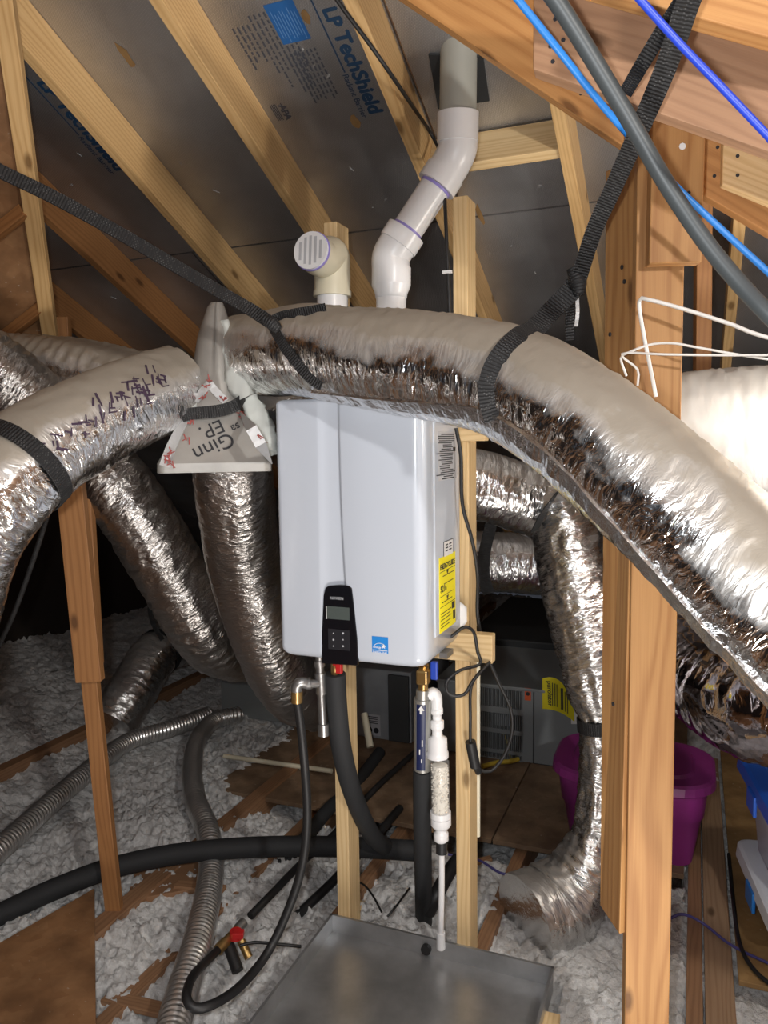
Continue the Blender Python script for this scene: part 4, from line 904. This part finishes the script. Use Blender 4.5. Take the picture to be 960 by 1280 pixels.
# curled yellow sticker
mb = MB(); R = []
tl0, bl0, tr0, br0 = Pd(678, 848, FD-.003), Pd(678, 886, FD-.003), Pd(719, 872, FD-.01), Pd(720, 897, FD-.01)
Ns = 10
for i in range(Ns+1):
    t_ = i/Ns; bow = math.sin(t_*math.pi*.5)
    a = tl0.lerp(tr0, t_)+Z*.045*math.sin(t_*math.pi)-D*.05*t_*t_; b = bl0.lerp(br0, t_)+Z*.012*math.sin(t_*math.pi)-D*.06*t_*t_; n_ = -D*.001
    R.append([a, b, b-n_, a-n_])
mb.loft(R, True, False); stk = build('yellow_sticker', mb, 'sticker_yellow', sp)
text('sticker_lettering', 'purolator', Pd(684, 851, FD-.012), -Z*1+W*.05, W, .05, 'black_ink', stk, .01, fit=.13)
mb = MB()
for i, t_ in enumerate((.32, .40, .46, .62, .72, .8)):
    a = tl0.lerp(tr0, t_)+Z*.045*math.sin(t_*math.pi)-D*(.05*t_*t_+.008); b = bl0.lerp(br0, t_)+Z*.012*math.sin(t_*math.pi)-D*(.06*t_*t_+.008); mb.ribbon([a.lerp(b, .15), a.lerp(b, .5), a.lerp(b, .85)], .004 if i != 3 else .012, W, .001)
build('sticker_lines', mb, 'black_ink', stk)
mb = MB(); mb.prism([Pd(713, 852, FD-.004), Pd(717, 851, FD-.004), Pd(733, 905, FD-.004), Pd(714, 905, FD-.004)], D*.002); build('paper_tag', mb, 'print_white', sp)
mb = MB(); mb.prism([Pd(713.5, 853, FD-.005), Pd(716, 853, FD-.005), Pd(719, 868, FD-.005), Pd(714, 868, FD-.005)], D*-.002); build('red_band', mb, 'red_handle', sp)
mb = MB(); mb.hbox(wF0-.1, wF1+.15, FD+.76, FD+2.2, .024, fz1+.03); mb.hbox(wF0-.1, wF1+.15, FD+.76, FD+.80, fz1, fz1+.06); o = build('black_plenum', mb, 'matte_black', None, .01, house(wF0, FD+.76, .024)); tag(o, 'matte black plenum box behind the furnace top', 'plenum')
line('yellow_gas_line', 'yellow flexible gas line on the floor before the furnace', 'hose', [Pz(603, 958, .04), Pz(622, 953, .04), Pz(636, 952, .04), Pz(648, 949, .04)], .012, 'wire_yellow')
# grey box far left
c = Pz(323, 890, .03); wt = c.dot(W); dt = c.dot(D); bx_ = empty('grey_box', house(wt, dt, 0), 'grey plastic box with a pale rim below the hanging ducts', 'box')
mb = MB()
for a in ((wt-.27, wt-.24, dt, dt+.35), (wt+.24, wt+.27, dt, dt+.35), (wt-.27, wt+.27, dt, dt+.03), (wt-.27, wt+.27, dt+.32, dt+.35)): mb.hbox(*a, .01, .22)
mb.hbox(wt-.27, wt+.27, dt, dt+.35, -.02, .02); build('body', mb, 'grey_tray', bx_, .004)
mb = MB()
for a in ((wt-.29, wt-.24, dt-.02, dt+.37), (wt+.24, wt+.29, dt-.02, dt+.37), (wt-.24, wt+.24, dt-.02, dt+.03)): mb.hbox(*a, .20, .235)
build('rim', mb, 'cabinet_light', bx_, .004)

# purple bin
def rrect(c, hw, hd, r, n=6, ax=W, ay=D):
    out = []
    for (sx, sy, a0) in ((1, 1, 0), (-1, 1, 90), (-1, -1, 180), (1, -1, 270)):
        for k in range(n+1):
            a = math.radians(a0+90*k/n); out.append(c+ax*(sx*(hw-r)+r*math.cos(a))+ay*(sy*(hd-r)+r*math.sin(a)))
    return out
bR = Pz(858, 1098, .024); bL = Pz(716, 1064, .024); bc = (bR+bL)/2; bc = house(bc.dot(W)+.0, max(bR.dot(D), bL.dot(D))+.20, .024)
zl = P(800, 972, 2.9).z
pb = empty('storage_bin', bc, 'purple plastic storage bin with lid standing behind the thick post', 'bin')
def lv(z, hw, hd, r): return rrect(Vector((bc.x, bc.y, z)), hw, hd, r)
mb = MB(); mb.loft([lv(.024, .235, .165, .06), lv(.05, .24, .17, .07), lv(zl-.16, .268, .195, .09), lv(zl-.155, .275, .20, .09), lv(zl-.03, .29, .21, .10)]); build('tub', mb, 'bin_purple', pb)
mb = MB(); mb.loft([lv(zl-.045, .312, .232, .15), lv(zl-.04, .318, .238, .155), lv(zl-.008, .315, .235, .15), lv(zl, .305, .225, .15), lv(zl, .24, .17, .10), lv(zl+.010, .23, .16, .10)], True, False); build('lid', mb, 'bin_purple', pb)
# clear totes on the right
TA = math.radians(13); E2 = Vector((math.sin(TA), math.cos(TA), 0)); E1 = Vector((math.cos(TA), -math.sin(TA), 0))
q0 = Pz(922, 1116, .02)
def tote(name, lab, z0, z1, zl, lidmat, bodymat, inset, lidover, handle):
    c = q0+E1*.33-E2*.20; c.z = z0; t_ = empty(name, c, lab, 'storage box')
    def lv(z, i): return rrect(Vector((c.x, c.y, z)), .30+i, .24+i, .05, 5, E1, E2)
    mb = MB(); mb.loft([lv(z0, -inset), lv(z0+.01, -inset+.008), lv(z1, 0)]); build('tub', mb, bodymat, t_)
    mb = MB(); mb.loft([lv(z1-.02, lidover), lv(z1-.018, lidover+.004), lv(zl-.006, lidover), lv(zl, lidover-.012), lv(zl, -.03), lv(zl-.008, -.04)], True, False); build('lid', mb, lidmat, t_)
    mb = MB(); mb.box(Vector((c.x, c.y, z1-.04))-E1*(.30+lidover+.004), E1*.006, E2*.05, Z*.035); build('latch', mb, handle, t_, .004)
    mb = MB(); mb.box(Vector((c.x, c.y, z1-.04))+E1*(.30+lidover+.004), E1*.006, E2*.05, Z*.035); build('latch', mb, handle, t_, .004)
zw = P(925, 1022, 2.93).z; zb = P(921, 908, 3.0).z
tote('storage_box', 'dark storage box with a white lid and blue latch at the bottom of the stack', .02, zw-.02, zw+.012, 'lid_white', 'tote_dark', .03, .03, 'cable_blue')
tote('storage_box', 'clear storage box with a blue lid standing on the white-lidded box', zw+.012, zb-.03, zb, 'lid_blue', 'tote_clear', .035, .035, 'lid_blue')
# ------------------------------------------------------------------ straps
tm = bvh(main_duct)
def strap(name, lab, pts, width, side=None, th=.0035, parent=None):
    mb = MB(); mb.ribbon(pts, width, side, th, .012)
    if parent: return build(name, mb, 'strap', parent)
    o = build(name, mb, 'strap', None, 0, min(pts, key=lambda p: p.z)); tag(o, lab, 'strap'); return o
def band(fr, i, width, off=.006, tilt=0.0, axis_k=0):
    p, T, x, y, r = fr[i]; mb = MB(); R = []
    for a_ in range(49):
        a = 2*math.pi*a_/48; v = x*math.cos(a)+y*math.sin(a); q = p+v*(r+off)+T*tilt*math.sin(a+axis_k)
        R.append([q-T*width/2, q+T*width/2, q+T*width/2+v*.003, q-T*width/2+v*.003])
    Lc = [2*math.pi*r*k/48 for k in range(49)]; mb.loft(R, False, False, [[(0, l), (width, l), (width, l), (0, l), (0, l)] for l in Lc]); return mb
st1 = empty('hanging_strap', P(640, 540, 1.7), 'black webbing strap looped around the big duct and tied up to the overhead beams', 'strap')
sp_ = [on(tm, px, py, .006)[0] for px, py in ((622, 524), (616, 505), (614, 482), (620, 460), (633, 440), (652, 422), (668, 413))]
n_ = on(tm, 633, 440)[1]
sp_ += [P(690, 388, 1.72), P(712, 366, 1.73), P(722, 352, 1.73)]
mb = MB(); mb.ribbon(sp_, .045, Vector((.72, -.25, -.55)), .0035, .01); build('duct_loop', mb, 'strap', st1)
mb = MB(); mb.ribbon([P(722, 354, 1.73), P(742, 290, 1.63), P(768, 232, 1.52), P(800, 160, 1.38), P(832, 85, 1.27), P(857, 12, 1.17), P(868, -25, 1.13), P(880, -110, 1.12)], .034, 'face', .004, .015); build('tail', mb, 'strap', st1)
mb = MB(); mb.ribbon([P(782, 116, 1.40), P(800, 85, 1.32), P(826, 42, 1.25), P(850, 5, 1.18), P(862, -20, 1.14), P(876, -110, 1.13)], .024, 'face', .004, .015); build('return_tail', mb, 'strap', st1)
mb = MB(); c = P(722, 352, 1.725); mb.tube([c+Vector((-.012, 0, .03)), c, c+Vector((.004, 0, -.03))], [.013, .02, .012], 10, .01); build('knot', mb, 'strap', st1)
mb = MB(); mb.ribbon([P(712, 368, 1.74), P(712, 400, 1.78), P(712, 425, 1.80)], .02, (1, 0, 0), .003); build('loose_end', mb, 'strap', st1)
mb = MB(); mb.ribbon([P(721, 368, 1.74), P(722, 390, 1.73), P(720, 408, 1.735)], .008, (1, 0, 0), .002); build('shiny_end', mb, 'foil_tape', st1)
st2 = empty('hanging_strap', P(395, 478, 1.96), 'long black webbing strap running from the gable side to the big duct', 'strap')
q = [P(-420, 30, 1.6), P(-40, 195, 1.75), P(0, 214, 1.78), P(70, 248, 1.82), P(150, 292, 1.87), P(215, 330, 1.92), P(270, 362, 1.96), P(310, 385, 1.98), P(338, 403, 1.96)]
mb = MB(); mb.ribbon(q, .034, Vector((.3, .4, .9)), .004, .02); build('long_run', mb, 'strap', st2)
q = [on(tm, px, py, .006)[0] for px, py in ((338, 403), (348, 418), (358, 434), (370, 450), (382, 464), (395, 476), (404, 480))]
mb = MB(); mb.ribbon(q, .026, Vector((.7, -.2, .6)), .004, .012); build('duct_loop', mb, 'strap', st2)
q = [on(tm, px, py, .006)[0] for px, py in ((338, 405), (352, 398), (370, 394), (390, 391), (408, 388))]
mb = MB(); mb.ribbon(q, .026, Vector((.1, -.4, .9)), .004, .012); build('cross_loop', mb, 'strap', st2)
mb = MB(); c = P(340, 404, 1.935); mb.tube([c+Vector((-.02, 0, .012)), c, c+Vector((.016, 0, -.016))], [.010, .018, .012], 10, .01); build('knot', mb, 'strap', st2)
i_ = min(range(len(left_fr)), key=lambda i: (left_fr[i][0]-P(24, 585, 1.88)).length)
o = build('duct_strap', band(left_fr, i_, .042), 'strap', None, 0, left_fr[i_][0]); tag(o, 'black webbing strap wrapped around the printed duct beyond the leaning brace', 'strap')
line('hanging_rope', 'thin dark cord hanging down behind the printed duct', 'cord', [P(72, 600, 2.3), P(48, 680, 2.4), P(20, 760, 2.5), P(-5, 815, 2.6)], .008, 'strap', 8)
q = [P(228, 520, 2.18), P(240, 517, 2.175), P(260, 515, 2.175), P(280, 512, 2.18), P(297, 505, 2.20), P(305, 494, 2.25)]
strap('box_strap', 'black webbing strap wrapped around the grey branch box', q, .034, Vector((0, .1, 1)))
i_ = min(range(len(frH)), key=lambda i: (frH[i][0]-P(750, 905, 2.68)).length)
o = build('duct_strap', band(frH, i_, .045, .008), 'strap', None, 0, frH[i_][0]); tag(o, 'black strap pinching the tall duct above the purple bin', 'strap')
strap('duct_strap', 'black strap slung at the joint of the duct behind the water heater', [P(704, 606, 2.68), P(692, 622, 2.68), P(680, 640, 2.69), P(668, 664, 2.72)], .055, Vector((.6, .1, .75)))
i_ = min(range(len(frL)), key=lambda i: (frL[i][0]-P(200, 815, 4.88)).length)
o = build('duct_strap', band(frL, i_, .05), 'strap', None, 0, frL[i_][0]); tag(o, 'black strap around the far duct resting on the insulation', 'strap')
strap('duct_strap', 'black strap hanging around the far duct behind the heater', [P(614, 655, 3.5), P(606, 690, 3.52), P(605, 720, 3.52), P(611, 742, 3.55)], .055, (1, 0, 0))
strap('hanging_strap', 'dark strap hanging to the far duct on the insulation', [P(186, 745, 4.8), P(190, 775, 4.8), P(203, 800, 4.75)], .03, (1, 0, 0))

# ------------------------------------------------------------------ cables
line('blue_cable', 'bright blue cable slanting behind the grey hose across the overhead beams', 'cable', [P(560, -130, 1.28), P(625, -30, 1.30), P(648, 0, 1.32), P(700, 65, 1.36), P(750, 128, 1.42), P(800, 185, 1.48), P(850, 238, 1.50), P(900, 285, 1.50), P(960, 340, 1.48), P(1010, 385, 1.46), P(1300, 620, 1.4), P(2000, 900, 1.3)], .0065, 'cable_blue', 10)
line('navy_cable', 'deep blue cable crossing in front of the black strap', 'cable', [P(690, -130, 1.07), P(770, -35, 1.08), P(805, 5, 1.09), P(850, 55, 1.1), P(900, 107, 1.1), P(960, 170, 1.1), P(1010, 222, 1.1), P(1300, 480, 1.1), P(2000, 800, 1.1)], .0055, 'cable_navy', 10)
line('grey_hose', 'thick dark grey hose hanging past the thick post', 'hose', [P(610, -130, 1.2), P(670, -35, 1.22), P(700, 8, 1.23), P(742, 75, 1.25), P(788, 152, 1.27), P(830, 225, 1.28), P(880, 300, 1.27), P(925, 355, 1.25), P(970, 402, 1.22), P(1030, 455, 1.2), P(1300, 640, 1.1), P(2000, 900, 1.0)], .0135, 'hose_grey', 14)
line('black_cable', 'thin black cable running down the rafter and along the stud', 'cable', [P(408, -20, 1.90), P(430, 12, 1.95), P(462, 55, 2.02), P(490, 95, 2.1), P(515, 132, 2.33), P(538, 166, 2.56), P(553, 200, 2.50), P(556, 250, 2.345), P(559, 320, 2.335), P(562, 392, 2.335)], .0055, 'rubber', 8)
mb = MB(); c = P(559, 340, 2.33); mb.box(c, W*.014, D*.006, Z*.004); o = build('cable_clip', mb, 'print_white', None, 0, c); tag(o, 'white clip holding the black cable to the stud', 'clip')
line('power_cable', 'black power cord running down beside the heater to a dangling loop', 'cord', [P(570, 535, 2.27), P(576, 570, 2.27), P(578, 630, 2.28), P(590, 675, 2.30), P(597, 720, 2.32), P(597, 770, 2.33), P(606, 810, 2.36), P(622, 850, 2.38), P(638, 885, 2.38), P(640, 915, 2.38), P(630, 945, 2.37), P(613, 964, 2.36), P(599, 962, 2.35)], .0055, 'rubber', 8)
line('looped_cable', 'black cord looped around the stud just below the cross board', 'cord', [P(545, 806, 2.25), P(565, 795, 2.25), P(580, 784, 2.25), P(592, 790, 2.27), P(597, 815, 2.28), P(600, 830, 2.28), P(575, 838, 2.24), P(558, 853, 2.22), P(562, 868, 2.22), P(580, 868, 2.22), P(592, 850, 2.24), P(612, 828, 2.28), P(590, 855, 2.30), P(588, 900, 2.30), P(588, 935, 2.31)], .005, 'rubber', 8, .01)
pl = empty('power_plug', P(592, 962, 2.32), 'black power plug hanging beside the stud', 'plug')
pv(P(588, 927, 2.31), P(594, 958, 2.32), .0165, 'rubber', 'plug_body', pl); pv(P(594, 955, 2.32), P(598, 965, 2.34), .011, 'rubber', 'cord_grip', pl)
line('white_wire', 'white wire pulled level from the nail on the post', 'wire', [P(820, 496, 1.645), P(815, 470, 1.645), P(805, 420, 1.645), P(799, 377, 1.64), P(812, 375, 1.62), P(860, 388, 1.60), P(910, 404, 1.58), P(990, 430, 1.55), P(1300, 500, 1.5), P(1900, 560, 1.5)], .0042, 'cable_white', 8, .01)
line('white_wire', 'white wire arching up then dipping right of the post', 'wire', [P(783, 470, 1.66), P(776, 448, 1.65), P(785, 441, 1.64), P(812, 431, 1.64), P(840, 429, 1.62), P(870, 434, 1.6), P(915, 442, 1.58), P(960, 449, 1.56), P(1010, 455, 1.55), P(1300, 500, 1.48), P(1900, 580, 1.45)], .0026, 'cable_white', 8, .01)
line('white_wire', 'white wire running flat beside the dipping one', 'wire', [P(797, 482, 1.65), P(797, 462, 1.645), P(778, 446, 1.645), P(785, 441, 1.63), P(830, 443, 1.62), P(900, 444, 1.58), P(960, 444, 1.55), P(1010, 444, 1.54), P(1300, 470, 1.52), P(1900, 520, 1.52)], .0026, 'cable_white', 8, .01)
line('floor_cable', 'violet-blue cable lying across the floor boards on the right', 'cable', [Pz(790, 1175, .0), Pz(838, 1148, .04), Pz(855, 1143, .05), Pz(880, 1155, .02), Pz(915, 1182, .02), Pz(965, 1206, .03), Pz(1020, 1230, .03)], .005, 'cable_violet', 8)
line('floor_cable', 'dark blue cable lying on insulation behind the drain pan', 'cable', [Pz(560, 1068, .05), Pz(598, 1075, .04), Pz(625, 1091, .04), Pz(655, 1097, .04), Pz(690, 1112, .03)], .005, 'cable_violet', 8)
line('floor_cable', 'black cord on the floor beside the storage boxes', 'cord', [Pz(911, 1068, .03), Pz(913, 1090, .03), Pz(917, 1130, .03), Pz(925, 1180, .03), Pz(945, 1215, .03), Pz(985, 1245, .03)], .007, 'rubber', 8)
line('thin_wire', 'thin black wire sticking out of the insulation behind the pan', 'wire', [Pz(484, 1146, .04), Pz(495, 1133, .06), Pz(512, 1110, .06)], .004, 'rubber', 6)
line('thin_wire', 'thin black wire curling around the front stud foot', 'wire', [Pz(440, 1103, .05), Pz(452, 1104, .06), Pz(465, 1118, .06), Pz(477, 1140, .05)], .004, 'rubber', 6)
line('thin_wire', 'black wire running from the valve to the pan', 'wire', [P(300, 1182, 2.36), P(318, 1178, 2.37), P(345, 1180, 2.38), P(376, 1183, 2.40)], .005, 'rubber', 6)
